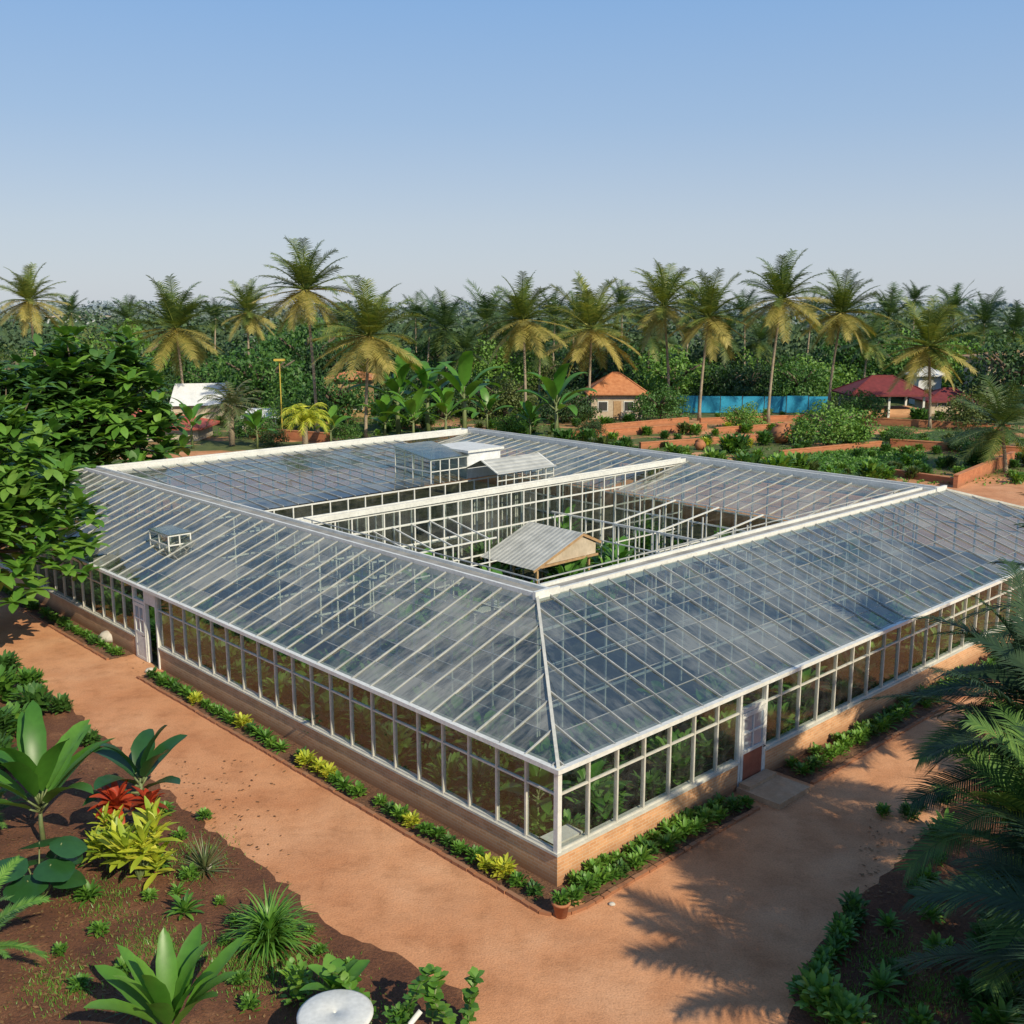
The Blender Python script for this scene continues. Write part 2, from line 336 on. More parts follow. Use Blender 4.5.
fn_,pn_=frame_bay(2-DW),pane_bay(2-DW)
for side in range(4):
    n=int(LY) if side%2==0 else int(LX)
    if side<2:
        for i in range(n):
            if (side==0 and i in (LD,LD+1)) or (side==1 and i==RD): continue
            loc=(0,i+1,0) if side==0 else (i,0,0); rz=-PI/2 if side==0 else 0; a_,b_=fm,pm
            if side==1 and i==RD+1: loc=(RD+DW,0,0); a_,b_=fn_,pn_
            wd=link('window',a_,gh,loc,rz); pn=link('pane',b_,wd,(0,0,0),rnd.uniform(-.006,.006))
    else:
        b=MB(); p=MB()
        for i in range(n+1):
            if side==2: b.box(LX-.05,i-.035,.84,LX+.05,i+.035,2.86)
            else: b.box(i-.035,LY-.05,.84,i+.035,LY+.05,2.86)
        if side==2: p.quad((LX,0,.85),(LX,LY,.85),(LX,LY,2.85),(LX,0,2.85)); b.box(LX-.04,0,2.2,LX+.03,LY,2.25)
        else: p.quad((0,LY,.85),(LX,LY,.85),(LX,LY,2.85),(0,LY,2.85)); b.box(0,LY-.04,2.2,LX,LY+.03,2.25)
        f_=b.build('back_window_frame',M['cream'],gh); p.build('back_pane',M['wallglass'],f_)
b=MB(); b.box(-.07,-.07,.84,.06,.06,2.9); b.build('corner_post',M['white'],gh)
for (x0,y0,x1,y1) in ((-.06,.18,.18,LD),(-.06,LD+2,.18,LY),(-.06,-.06,RD,.18),(RD+DW,-.06,LX,.18),(LX-.18,.18,LX+.06,LY),(.18,LY-.18,LX-.18,LY+.06)):
    b=MB(); b.box(x0,y0,0,x1,y1,.78); bw=b.build('brick_wall',M['brick'],gh)
    b=MB(); e=.05; b.box(x0-(e if x0<0 else -.0),y0-(e if y0<0 else 0),.78,x1,y1,.84); b.build('sill',M['cream'],bw)
for (x0,y0,x1,y1) in ((-.30,-.30,-.16,LY+.3),(-.16,-.30,LX+.3,-.16),(LX+.12,-.14,LX+.3,LY+.3),(-.14,LY+.12,LX+.12,LY+.3)):
    b=MB(); b.box(x0,y0,2.89,x1,y1,3.0); b.build('eave_gutter',M['white'],gh)
for (x0,y0,x1,y1) in ((-.16,-.16,.06,LY+.12),(.06,-.16,LX+.12,.06)):
    b=MB(); b.box(x0,y0,2.862,x1,y1,2.93); b.build('fascia',M['cream'],gh)
def slope(fn,s0,s1,h0,h1,rows,parts=True,step=1.0,rw=.034,gm='roofglass'):
    lo=lambda t:s0+h0*t; hi=lambda t:s1-h1*t
    gl=MB(); n0=math.ceil(s0); cuts=[s0]+[k*step+n0 for k in range(0,int((s1-n0)/step)+1)]+[s1]
    nrm=(Vector(fn(s0+1,0))-Vector(fn(s0,0))).cross(Vector(fn(s0,1))-Vector(fn(s0,0))).normalized()
    if nrm.z<0: nrm=-nrm
    for r in range(rows):
        t0,t1=r/rows,(r+1)/rows
        for a,b in zip(cuts,cuts[1:]):
            q=[max(lo(t0),min(a,hi(t0))),max(lo(t0),min(b,hi(t0))),max(lo(t1),min(b,hi(t1))),max(lo(t1),min(a,hi(t1)))]
            if q[1]-q[0]<.02 and q[2]-q[3]<.02: continue
            P4=[Vector(fn(q[0],t0)),Vector(fn(q[1],t0)),Vector(fn(q[2],t1)),Vector(fn(q[3],t1))]
            for p in P4: p.z+=rnd.uniform(-.016,.016)
            if (P4[1]-P4[0]).cross(P4[2]-P4[1]).z<0: P4.reverse()
            if (P4[0]-P4[1]).length<.01: gl.poly(P4[1:])
            elif (P4[2]-P4[3]).length<.01: gl.poly(P4[:3])
            else: gl.quad(*P4)
    gl.build('roof_glass',M[gm],gh)
    fr=MB()
    for a in cuts[1:-1]:
        t1=1
        if a<s0+h0: t1=(a-s0)/h0
        if a>s1-h1: t1=min(t1,(s1-a)/h1)
        if t1<.03: continue
        k=MB() if parts else fr
        off=nrm*.015; k.bar(Vector(fn(a,0))+off,Vector(fn(a,t1))+off,rw,.05,nrm)
        if parts: k.build('rafter',M['alu'],gh)
    for r in range(1,rows):
        t=r/rows; k=MB() if parts else fr
        k.bar(Vector(fn(lo(t),t))-nrm*.012,Vector(fn(hi(t),t))-nrm*.012,.02,.03,nrm)
        if parts: k.build('purlin',M['purlin'],gh)
    if not parts: fr.build('roof_frame',M['alu'],gh)
e=.2; rd=RH-E-.02
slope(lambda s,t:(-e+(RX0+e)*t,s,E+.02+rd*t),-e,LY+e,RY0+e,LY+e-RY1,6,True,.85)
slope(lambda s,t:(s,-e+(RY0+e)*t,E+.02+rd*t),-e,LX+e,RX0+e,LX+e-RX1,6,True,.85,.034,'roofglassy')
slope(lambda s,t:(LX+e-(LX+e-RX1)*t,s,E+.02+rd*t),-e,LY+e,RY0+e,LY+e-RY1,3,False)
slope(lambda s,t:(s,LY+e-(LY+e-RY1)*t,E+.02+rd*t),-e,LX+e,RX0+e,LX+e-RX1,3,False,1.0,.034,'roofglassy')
for a,c in (((-e,-e),(RX0,RY0)),((LX+e,-e),(RX1,RY0)),((-e,LY+e),(RX0,RY1)),((LX+e,LY+e),(RX1,RY1))):
    b=MB(); b.bar((a[0],a[1],E+.05),(c[0],c[1],RH+.04),.08,.08); b.build('hip_bar',M['cream'],gh)
IX=24.0; IY=26.5
slope(lambda s,t:(IX+(RX1-IX-.9)*t,s,3.85+.85*t),RY0+.9,19.2,0,0,5,False,.8)
slope(lambda s,t:(IX+(RX1-IX-.9)*t,s,3.85+.85*t),19.8,RY1-.9,0,0,5,False,.8)
slope(lambda s,t:(s,IY+(RY1-IY-.9)*t,3.9+.8*t),RX0+.9,IX-.05,0,0,7,False,.8,.034,'roofglassy')
slope(lambda s,t:(s,19.9+2.8*t,4.6-.55*t),RX0+.9,IX-.05,0,0,2,False,.8,.034,'roofglassy')
def trough(x0,y0,x1,y1,z=RH,lip=.10,hh=.22,dn=.2):
    b=MB(); b.box(x0,y0,z-.12,x1,y1,z+.02); g_=b.build('ridge_gutter',M['gutter'],gh); b=MB()
    if x1-x0<y1-y0: b.box(x0-lip,y0,z-dn,x0,y1,z+hh-.1); b.box(x1,y0,z-dn,x1+lip,y1,z+hh-.1)
    else: b.box(x0,y0-lip,z-dn,x1,y0,z+hh-.1); b.box(x0,y1,z-dn,x1,y1+lip,z+hh-.1)
    b.build('gutter_lip',M['white'],g_)
gw=.55; l=.13
trough(RX0+l,RY0,RX0+l+gw,RY1); trough(RX1-l-gw,RY0,RX1-l,RY1)
trough(RX0+l+gw+l,RY0+l,RX1-2*l-gw,RY0+l+gw); trough(RX0+l+gw+l,RY1-l-gw,RX1-2*l-gw,RY1-l)
trough(RX0+l+gw+l,19.3,RX1-2*l-gw,19.3+.28,4.78,.06,.18,.14)
for (x,y) in ((RX0+.4,RY0-.01),(RX1-.4,RY0-.01)):
    b=MB(); b.box(x-.5,y-.02,RH-.1,x+.5,y+.1,RH+.2); b.build('gutter_corner_cap',M['white'],gh)
def gwall(a,c,z1,z0=.05,step=1.0,tr=(2.2,),name='inner_wall_frame'):
    a=Vector((*a,0)); c=Vector((*c,0)); L=(c-a).length; d=(c-a)/L; b=MB(); n=int(round(L/step))
    for i in range(n+1):
        q=a+d*L*i/n; b.bar(q+Vector((0,0,z0)),q+Vector((0,0,z1)),.06,.06,d)
    for z in (z0+.8,)+tuple(tr)+(z1-.04,): b.bar(a+Vector((0,0,z)),c+Vector((0,0,z)),.05,.07)
    f=b.build(name,M['white'],gh); p=MB()
    for i in range(n):
        q=a+d*L*i/n; r=a+d*L*(i+1)/n; p.quad(q+Vector((0,0,z0)),r+Vector((0,0,z0)),r+Vector((0,0,z1)),q+Vector((0,0,z1)))
    p.build('inner_pane',M['wallglass'],f)
ix0,ix1,iy0,iy1=RX0+.9,RX1-.9,RY0+.9,RY1-.9
gwall((ix0,iy0),(ix0,iy1),4.55,tr=(2.2,3.4)); gwall((ix0+.1,iy0),(ix1,iy0),4.55,tr=(2.2,3.4))
gwall((IX,iy0+.1),(IX,19.2),3.82,tr=(2.0,2.9),step=.8); gwall((ix0+.1,19.35),(ix1,19.35),4.6,tr=(1.9,3.0,3.9),step=.8)
gwall((ix0+.1,22.8),(IX-.1,22.8),4.0,tr=(2.0,3.0)); gwall((ix0+.1,IY-.05),(IX-.1,IY-.05),3.86,tr=(2.0,3.0)); gwall((IX,20.2),(IX,IY-.1),3.82,tr=(2.0,2.9))
b=MB()
for x in [ix0+.1+i*2 for i in range(13)]: b.bar((x,iy0+.05,4.6),(x,iy0+.05,4.98),.035,.035)
b.bar((ix0,iy0+.05,4.98),(ix1,iy0+.05,4.98),.035,.035)
for y in [iy0+.2+i*2 for i in range(7)]: b.bar((ix0+.05,y,4.6),(ix0+.05,y,4.98),.035,.035)
b.bar((ix0+.05,iy0,4.98),(ix0+.05,19,4.98),.035,.035); b.build('inner_rail',M['alu'],gh)
for yy in (10.5,12.9,15.4):
    b=MB()
    b.bar((19.5,yy,3.3),(IX,yy,3.8),.06,.06); b.bar((19.5,yy,0),(19.5,yy,3.3),.06,.06); b.bar((19.5,yy,2.4),(IX,yy,2.4),.05,.05)
    for xx in (20.6,21.7,22.8): b.bar((xx,yy,0),(xx,yy,3.5),.05,.05)
    b.build('courtyard_partition',M['white'],gh)
b=MB(); b.bar((19.5,8,3.3),(19.5,19.3,3.3),.06,.06); b.bar((19.5,8,2.4),(19.5,19.3,2.4),.05,.05)
for y in range(8,20,1): b.bar((19.5,y+.1,0),(19.5,y+.1,3.3),.05,.05)
b.build('courtyard_partition',M['white'],gh)
b=MB(); b.bar((7,16.6,3.4),(13.4,16.6,3.4),.06,.06); b.bar((7,16.6,2.4),(13.4,16.6,2.4),.05,.05)
for x in range(7,14): b.bar((x,16.6,0),(x,16.6,3.4),.05,.05); b.bar((x,16.6,3.4),(x,19.3,3.9),.05,.05)
b.build('courtyard_partition',M['white'],gh)
def cage(x0,y0,x1,y1,z0,z1,name,roofm,tilt=.0,slab=.06,q=.15,nx=2):
    f=MB(); zz=lambda y:z1+tilt*(y-y0)/(y1-y0)
    for i in range(nx+1):
        x=x0+(x1-x0)*i/nx
        for y in (y0,(y0+y1)/2,y1): f.bar((x,y,z0),(x,y,zz(y)),.05,.05,Vector((1,0,0)))
    for y in (y0,y1):
        for z in ((z0+z1)/2,z1-.03): f.bar((x0,y,z+(zz(y)-z1)),(x1,y,z+(zz(y)-z1)),.05,.05)
    for x in (x0,x1): f.bar((x,y0,z1-.03),(x,y1,zz(y1)-.03),.05,.05); f.bar((x,y0,(z0+z1)/2),(x,y1,(z0+z1)/2),.05,.05)
    o=f.build(name,M['white'],gh)
    p=MB(); 
    for (a,c) in (((x0,y0),(x1,y0)),((x1,y0),(x1,y1)),((x1,y1),(x0,y1)),((x0,y1),(x0,y0))):
        p.quad((a[0],a[1],z0),(c[0],c[1],z0),(c[0],c[1],zz(c[1])),(a[0],a[1],zz(a[1])))
    p.build('vent_pane',M['wallglass'],o)
    r=MB()
    A=[(x0-q,y0-q,zz(y0)),(x1+q,y0-q,zz(y0)),(x1+q,y1+q,zz(y1)),(x0-q,y1+q,zz(y1))]
    r.quad(*A); r.quad(*[(a[0],a[1],a[2]+slab) for a in A])
    for i in range(4):
        a,c=A[i],A[(i+1)%4]; r.quad(a,c,(c[0],c[1],c[2]+slab),(a[0],a[1],a[2]+slab))
    r.build('vent_cover',roofm,o)
cage(1.7,22.5,2.6,24.1,3.5,4.3,'roof_vent',M['roofglass'],.0,.04,.04)
cage(18.0,26.6,20.5,29.6,3.9,5.15,'roof_lantern',M['roofglass'],.45,.05,.08,4)
b=MB(); b.box(20.56,26.6,3.9,22.9,29.4,5.3); o=b.build('lantern_block',M['whitecloth'],gh); b=MB(); b.box(20.44,26.45,5.3,23.05,29.55,5.42); b.build('block_cover',M['white'],o)
f=MB(); x0,x1,y0,y1=20.3,24.4,24.0,26.4
for i in range(8): x=x0+(x1-x0)*i/7; f.bar((x,y0,3.6),(x,y0,4.5),.045,.045,Vector((1,0,0)))
for z in (3.75,4.1,4.48): f.bar((x0,y0,z),(x1,y0,z),.05,.05)
for y in (y0+.8,y0+1.7,y1): f.bar((x1,y,3.7),(x1,y,4.8),.05,.05,Vector((1,0,0)))
f.bar((x1,y0,4.5),(x1,(y0+y1)/2,5.05),.08,.08); f.bar((x1,y1,4.5),(x1,(y0+y1)/2,5.05),.08,.08); f.bar((x0,y0,4.5),(x0,(y0+y1)/2,5.05),.08,.08)
ym=(y0+y1)/2
o=f.build('gabled_lantern',M['white'],gh); p=MB(); p.quad((x0,y0,3.6),(x1,y0,3.6),(x1,y0,4.5),(x0,y0,4.5)); p.build('lantern_pane',M['wallglass'],o)
p=MB(); p.quad((x0-.1,y0-.15,4.47),(x1+.1,y0-.15,4.47),(x1+.1,ym,5.07),(x0-.1,ym,5.07)); p.quad((x0-.1,y1+.15,4.47),(x1+.1,y1+.15,4.47),(x1+.1,ym,5.07),(x0-.1,ym,5.07)); p.build('lantern_roof',M['corr'],o)
def door(loc,rz,open_,lower,pane,w_=1.0):
    k=w_; b=MB(); b.box(-.03,-.07,0,.06,.07,2.86); b.box(k-.06,-.07,0,k+.03,.07,2.86); b.box(.06,-.07,2.2,k-.06,.07,2.3); b.box(.06,-.07,2.76,k-.06,.07,2.859)
    fr=b.build('door_frame',M['white'],gh,False,loc,rz); p=MB(); p.quad((.06,0,2.3),(k-.06,0,2.3),(k-.06,0,2.76),(.06,0,2.76)); p.build('transom_pane',M['wallglass'],fr)
    d1=k-.13; b=MB(); b.box(0,-.03,.02,.1,.03,2.18); b.box(d1-.1,-.03,.02,d1,.03,2.18); b.box(.1,-.03,2.05,d1-.1,.03,2.18); b.box(.1,-.03,1.0,d1-.1,.03,1.1); b.box(.1,-.03,.02,d1-.1,.03,.12); b.box(.1,-.025,1.55,d1-.1,.025,1.60); b.box(d1/2-.02,-.025,1.1,d1/2+.02,.025,1.55); b.box(d1/2-.02,-.025,1.6,d1/2+.02,.025,2.05)
    d=b.build('door',M['white'],gh,False,None,0); d.matrix_local=Matrix.Translation(loc)@Matrix.Rotation(rz,4,'Z')@Matrix.Translation((.065,-.06,0))@Matrix.Rotation(open_,4,'Z')
    b=MB(); b.box(.1,-.018,.12,d1-.1,.018,1.0); b.build('door_panel',lower,d)
    b=MB(); b.quad((.1,0,1.1),(d1-.1,0,1.1),(d1-.1,0,2.05),(.1,0,2.05)); b.build('pane',pane,d)
    b=MB(); b.tube([(d1-.05,-.03,1.0),(d1-.05,-.09,1.0),(d1-.16,-.09,1.0)],[.015]*3,6); b.build('handle',M['dark'],d)
door((0,LD+2,0),-PI/2,0,M['white'],M['paleglass']); door((RD,0,0),0,0,M['reddoor'],M['paleglass'],DW)
b=MB(); b.box(-.11,LD,0,.11,LD+.08,2.86); b.box(-.08,LD+.08,2.3,.08,LD+.96,2.86); b.build('open_doorway_frame',M['white'],gh)
st_=thing('door_step','raised tan slab laid in front of the white greenhouse door in the right wall','step',W(RD+.6,-.85),RZ)
b=MB(); b.box(-.75,-.62,0,.75,.72,.16); b.build('slab',M['concrete'],st_); b=MB(); b.box(-.65,.36,.16,.65,.715,.27); b.build('tread',M['concrete'],st_)
def strip(name,x0,y0,x1,y1,z,m,lab,cat):
    pts=[W(x0,y0),W(x1,y0),W(x1,y1),W(x0,y1)]; b=MB(); b.poly([(p.x,p.y,z) for p in pts]); tag(b.build(name,m),lab,cat,kind='structure')
KO=1.0
strip('flower_bed',-KO,-KO+.4,-.06,LD-.3,.012,M['bedsoil'],'narrow soil bed along the long left wall','flower bed')
strip('flower_bed',-KO,LD+2.3,-.06,LY,.012,M['bedsoil'],'narrow soil bed beyond the left door','flower bed')
strip('flower_bed',-.05,-KO,RD-.5,-.06,.012,M['bedsoil'],'narrow soil bed along the right wall','flower bed')
strip('flower_bed',RD+1.8,-KO-.2,LX,-.06,.012,M['bedsoil'],'narrow soil bed beyond the right door','flower bed')
def kerb(pts,label):
    b=MB()
    for a,c in zip(pts,pts[1:]):
        A,B=Vector((*a,0)),Vector((*c,0)); L=(B-A).length; n=max(1,int(L/.26)); d=(B-A)/L
        for i in range(n):
            p=A+d*(L*i/n+.006); q=A+d*(L*(i+1)/n-.006); z=.02+rnd.uniform(-.02,.012)
            b.bar(p+Vector((rnd.uniform(-.015,.015),rnd.uniform(-.015,.015),z)),q+Vector((rnd.uniform(-.015,.015),0,z)),.11,.11)
    o=b.build('bed_edging',M['gbrick'],None,False,(CX,CY,0),RZ); tag(o,label,'edging')
kerb([(-KO-.06,LD-.3),(-KO-.06,-.5),(-KO*.92,-KO*.75),(-KO*.6,-KO),(-.2,-KO-.06),(RD-.5,-KO-.06)],'low brick edging of the flower bed wrapping the near greenhouse corner')
kerb([(-KO-.06,LY),(-KO-.06,LD+2.3)],'low brick edging of the bed beyond the left door')
kerb([(RD+1.8,-KO-.26),(LX,-KO-.26)],'low brick edging of the bed beyond the right door')
# ---------- plant meshes
def bush(n=70,r=.3,h=.45,size=.16,mats=None,asp=.55):
    b=MB()
    for _ in range(n):
        az=rnd.uniform(0,2*PI); el=rnd.uniform(.1,1.4); rr=rnd.uniform(.02,r*.6); hz=rnd.uniform(0.02,h*.7)
        b.leaf((rr*math.cos(az),rr*math.sin(az),hz),az+rnd.uniform(-.5,.5),el,size*rnd.uniform(.8,1.5),size*asp,rnd.uniform(.3,1.2),3,.15,'oval')
    return b.mesh('foliage',mats,True)
def rosette(n,L,Wd,mats,el0=.2,el1=1.4,droop=1.2,kind='strap',seg=6):
    b=MB()
    for i in range(n):
        az=i*2.39996+rnd.uniform(-.3,.3); t=i/n; el=el0+(el1-el0)*t+rnd.uniform(-.2,.2)
        b.leaf((.03*math.cos(az),.03*math.sin(az),.03+.1*t),az,el,L*rnd.uniform(.65,1.12),Wd*rnd.uniform(.75,1.1),droop*rnd.uniform(.6,1.3),seg,.35,kind)
    return b.mesh('foliage',mats,True)
green=[bush(120,.3,.38,.13,M['herb']) for _ in range(3)]; green.append(rosette(30,.36,.09,M['herb'],.2,1.2,1.0,'oval',4))
yel=bush(120,.28,.4,.14,M['yellowleaf']); dk=bush(120,.3,.4,.13,M['tree'])
def row(x,y,label,group,n_,dx,dy,yellow=(),s0=.7,s1=1.05):
    for i in range(n_):
        if rnd.random()<.05: continue
        p=W(x+dx*i+rnd.uniform(-.08,.08),y+dy*i+rnd.uniform(-.08,.08)); s=rnd.uniform(s0,s1)
        if i in yellow: tag(link('leafy_plant',yel,None,p,rnd.uniform(0,6),s*1.1),'yellow green leafy plant in the bed along the greenhouse wall','plant','yellow plants in the wall bed')
        else: tag(link('leafy_plant',rnd.choice(green+[green[0],dk]),None,p,rnd.uniform(0,6),s),label,'plant',group)
row(-.68,.1,'small green leafy plant in the row along the long left wall','plants along the left wall',41,0,.48,(2,3,9,17,18,19,27,33))
row(-.62,LD+2.5,'small green leafy plant beyond the left door','plants beyond the left door',26,0,.5,())
row(-.2,-.68,'green leafy plant in the bed between the corner and the right door','plants near the right door',17,.41,0,(),.8,1.2)
row(.4,-.3,'green leafy plant in the bed between the corner and the right door','plants near the right door',13,.46,0,(),.7,1.1)
row(RD+2.1,-.75,'green leafy plant in the bed beyond the right door','plants beyond the right door',34,.5,0,(),.8,1.25)
row(RD+2.3,-.35,'green leafy plant in the bed beyond the right door','plants beyond the right door',20,.62,0,())
pt=thing('potted_plant','small terracotta pot with leafy plant at the near bed corner','potted plant',G(561,916))
b=MB(); b.lathe([(0,0),(.13,0),(.18,.3),(.21,.3),(.21,.36),(.17,.36),(.16,.3),(0,.3)],18); b.build('pot',M['terracotta'],pt,True); link('foliage',green[0],pt,(0,0,.28),0,.8)
# ---------- interior plants
def banana(h,n,L,Wd,mats=None,elmin=.4,dr=(.7,1.5)):
    b=MB(); s=MB(); s.tube([(0,0,0),(.03,.02,h*.5),(0,0,h)],[.13*h/2,.10*h/2,.05*h/2],8)
    for i in range(n):
        az=i*2.4+rnd.uniform(-.3,.3); el=1.35-(1.35-elmin)*(1-i/n)*rnd.uniform(.7,1.1); z=h*(.75+.25*i/n)
        hx=Vector((math.cos(az),math.sin(az),0)); pl=L*.18; q=Vector((0,0,z))+ (hx*math.cos(el)+Vector((0,0,math.sin(el))))*pl
        s.tube([(0,0,z),q],[.03,.02],5); b.leaf(q,az,el,L*rnd.uniform(.75,1.0),Wd*rnd.uniform(.85,1.1),rnd.uniform(*dr),11,.3,'paddle')
    return s.mesh('stem',M['stem'],True),b.mesh('foliage',mats or M['banana'],True)
insides=[bush(170,.6,1.2,.28,M['inside']) for _ in range(3)]+[bush(170,.6,1.2,.26,M['tree'])]; ban=[banana(1.4,9,1.7,.5),banana(1.8,8,2.0,.55),banana(1.1,8,1.5,.45)]
def place_ban(k,loc,s,label,group=None,cat='banana plant',name='banana_plant'):
    t=thing(name,label,cat,loc,rnd.uniform(0,6),group); link('stem',ban[k][0],t,(0,0,0),0,s); link('foliage',ban[k][1],t,(0,0,0),0,s); return t
for i in range(124):
    if i<72: p=W((.75 if i%2 else 2.6)+rnd.uniform(-.1,.8),.9+(i//2)*1.05+rnd.uniform(-.3,.3))
    else: p=W(1+((i-72)//2)*1.2+rnd.uniform(-.3,.3),(.75 if i%2 else 2.8)+rnd.uniform(-.1,.8))
    if i%9==3: place_ban(i%3,p,rnd.uniform(.65,.8),'broad leafed plant growing inside the glass wing','tall plants inside the greenhouse','plant','tall_plant')
    else: tag(link('greenhouse_plant',insides[i%4],None,p,rnd.uniform(0,6),rnd.uniform(.9,1.5)),'green bushy plant growing inside the glass wing','plant','bushy plants inside the greenhouse')
for i in range(84):
    if i<52: p=W(rnd.uniform(7,23),rnd.uniform(12.5,18.7))
    elif i<70: p=W(rnd.uniform(24.8,28.5),rnd.uniform(7,24))
    else: p=W(rnd.uniform(7,23),rnd.uniform(20.3,22.3))
    if i%5==0: place_ban(i%3,p,rnd.uniform(.6,.95),'broad leafed plant in or behind the open inner courtyard','tall plants in the courtyard','plant','tall_plant')
    else: tag(link('courtyard_plant',insides[i%4],None,p,rnd.uniform(0,6),rnd.uniform(.9,1.9)),'green bushy plant in or behind the open inner courtyard','plant','bushy plants in the courtyard')
def bench(loc,rz,label,s=1):
    t=thing('plant_bench',label,'bench',loc,rz); b=MB(); b.box(-.5*s,-.25*s,.78,.5*s,.25*s,.84); b.build('bench_top',M['white'],t)
    for x in (-.45,.45):
        for y in (-.2,.2): b=MB(); b.bar((x*s,y*s,0),(x*s,y*s,.78),.04,.04); b.build('leg',M['white'],t)
bench(W(.62,.5),RZ,'small white bench standing inside the near glass corner')
bench(W(19,18.2),RZ,'large white plant bench in the courtyard by the long cross wall',2.2)
bench(W(12,15.8),RZ,'white plant bench in the courtyard left of the sloping roof shelter',2)
sh=thing('open_shelter','open shelter with low sloping pale corrugated roof and cream gable end in the courtyard','shelter',W(16.6,17.0),RZ); sh.scale=(.9,.9,.97)
for x,z in ((-2.0,2.15),(1.6,2.9)):
    for y in (-1.6,0,1.6): b=MB(); b.bar((x,y,0),(x,y,z),.1,.1); b.build('post',M['wood'],sh)
b=MB(); b.quad((-2.5,-1.9,2.1),(-2.5,1.9,2.1),(.9,1.9,3.3),(.9,-1.9,3.3)); b.quad((2.2,-1.9,2.75),(2.2,1.9,2.75),(.9,1.9,3.3),(.9,-1.9,3.3)); b.build('roof',M['corr'],sh)
b=MB(); b.poly([(-2.0,-1.78,2.2),(1.9,-1.78,2.2),(1.9,-1.78,2.8),(.9,-1.78,3.2),(-2.0,-1.78,2.24)]); b.build('gable_end',M['plaster'],sh)
b=MB()
for y in (-1.85,1.85):
    b.bar((-2.5,y,2.03),(.9,y,3.22),.07,.12); b.bar((2.2,y,2.68),(.9,y,3.22),.07,.12); b.bar((-2.0,y,2.15),(2.0,y,2.15),.06,.1)
b.bar((.9,-1.85,3.22),(.9,1.85,3.22),.08,.08); b.build('roof_frame',M['wood'],sh)
# ---------- palms
def crown(nf,nl,ll,lw,det,green_m,gold_m,seg=9,Lv=.18,gold=.25,droop=.95,hang=.35,rr=.012,el0=-.95,el1=1.45):
    b=MB()
    for i in range(nf):
        t=(i+.5)/nf; el=el0+(el1-el0)*t+rnd.uniform(-.15,.15); az=i*2.39996+rnd.uniform(-.3,.3)
        b.frond((.02*math.cos(az),.02*math.sin(az),0),az,el,rnd.uniform(1-Lv,1+Lv),droop*rnd.uniform(.5,1.3)*(1 if el>0 else .4),nl,ll,lw,1 if t<gold else 0,seg,det,rr,hang)
    return b.mesh('crown',[green_m,gold_m])
crowns=[crown(40,32,.28,.021,2,M['palm'],M['palmgold'],gold=g_,droop=.95,hang=.4,rr=.016) for g_ in (.3,.4,.5,.35)]
dcrowns=[crown(28,24,.32,.032,1,M['palmdark'],M['palm'],7,gold=.2) for _ in range(3)]
def palm(pu,D,vc,rpx,label,group=None,cr=None,base=None):
    top=P(pu,vc,D); R_=rpx/F*D*1.15; bx=(base-pu)/F*D if base else rnd.uniform(-.6,.6)
    t=thing('coconut_palm' if cr is None else 'palm_tree',label,'palm tree',(top.x+bx,D,0),0,group); h=top.z
    n=9; pts=[(-bx*((i/n)**1.6),.3*math.sin(i/n*2),h*i/n) for i in range(n+1)]
    b=MB(); b.tube(pts,[.28 if i==0 else .17-.05*i/n for i in range(n+1)],8); b.build('trunk',M['trunk'],t,True)
    c_=link('crown',cr or rnd.choice(crowns),t,(pts[-1][0],pts[-1][1],h-.05),rnd.uniform(0,6),R_); c_.rotation_euler[0]=rnd.uniform(-.15,.15); c_.rotation_euler[1]=rnd.uniform(-.15,.15)
    if cr is None:
        k=MB()
        for i in range(7): a=i*.9; k.lathe([(0,-.16),(.12,-.1),(.15,0),(.12,.1),(0,.16)],8,0,(.26*math.cos(a),.26*math.sin(a),-.3-.1*(i%2)))
        k.build('coconuts',M['yellow'],t,True,(pts[-1][0],pts[-1][1],h))
    return t
PL=[(28,120,300,30,'coconut palm at the far left above the dark broadleaf tree',None),
(175,118,328,42,'golden green coconut palm right of the large left tree',None),
(247,140,312,28,'small coconut palm between the rounded trees on the left',None),
(305,105,289,43,'tallest coconut palm on the left with a slender bare trunk',312),
(369,100,335,48,'short wide golden coconut palm with its trunk in front of the banana clumps',363),
(523,118,319,38,'coconut palm left of the orange roofed hut with dark trunk',526),
(592,122,328,44,'wide golden coconut palm directly above the orange roofed hut',590),
(664,128,305,38,'coconut palm just right of the hut, left of a twin crowned pair',672),
(710,120,316,38,'coconut palm standing behind the left end of the blue fence',703),
(783,118,298,38,'tall coconut palm behind the blue fence with slightly leaning trunk',774),
(843,122,312,36,'coconut palm between the blue fence and the dark red pavilion',834),
(930,112,346,43,'wide coconut palm rising behind the dark red pavilion',936)]
for (a,D,vc,r,lab,bs) in PL: palm(a,D,vc,r,lab,None,None,bs)
palm(1003,82,425,46,'low dark palm at the right edge beyond the greenhouse roof',None,dcrowns[0])
for i,(a,D,vc,r) in enumerate([(128,165,318,22),(445,150,328,32),(487,155,322,34),(555,160,318,28),(622,170,305,22),(690,165,310,24),(745,170,312,22),(812,170,315,22),(890,165,316,28),(955,175,308,24),(985,160,322,28),(915,190,300,16),(345,165,322,22),(415,170,318,20),(70,170,312,18),(215,175,318,18),(1015,150,330,26),(650,150,335,28),(870,145,340,26),(540,145,345,24),(465,140,350,26),(760,150,340,24),(505,150,338,26),(725,150,335,26),(575,165,312,22),(430,160,322,24)]):
    palm(a,D,vc,r,'darker background palm rising out of the tree belt','background palms in the tree belt',dcrowns[i%3])
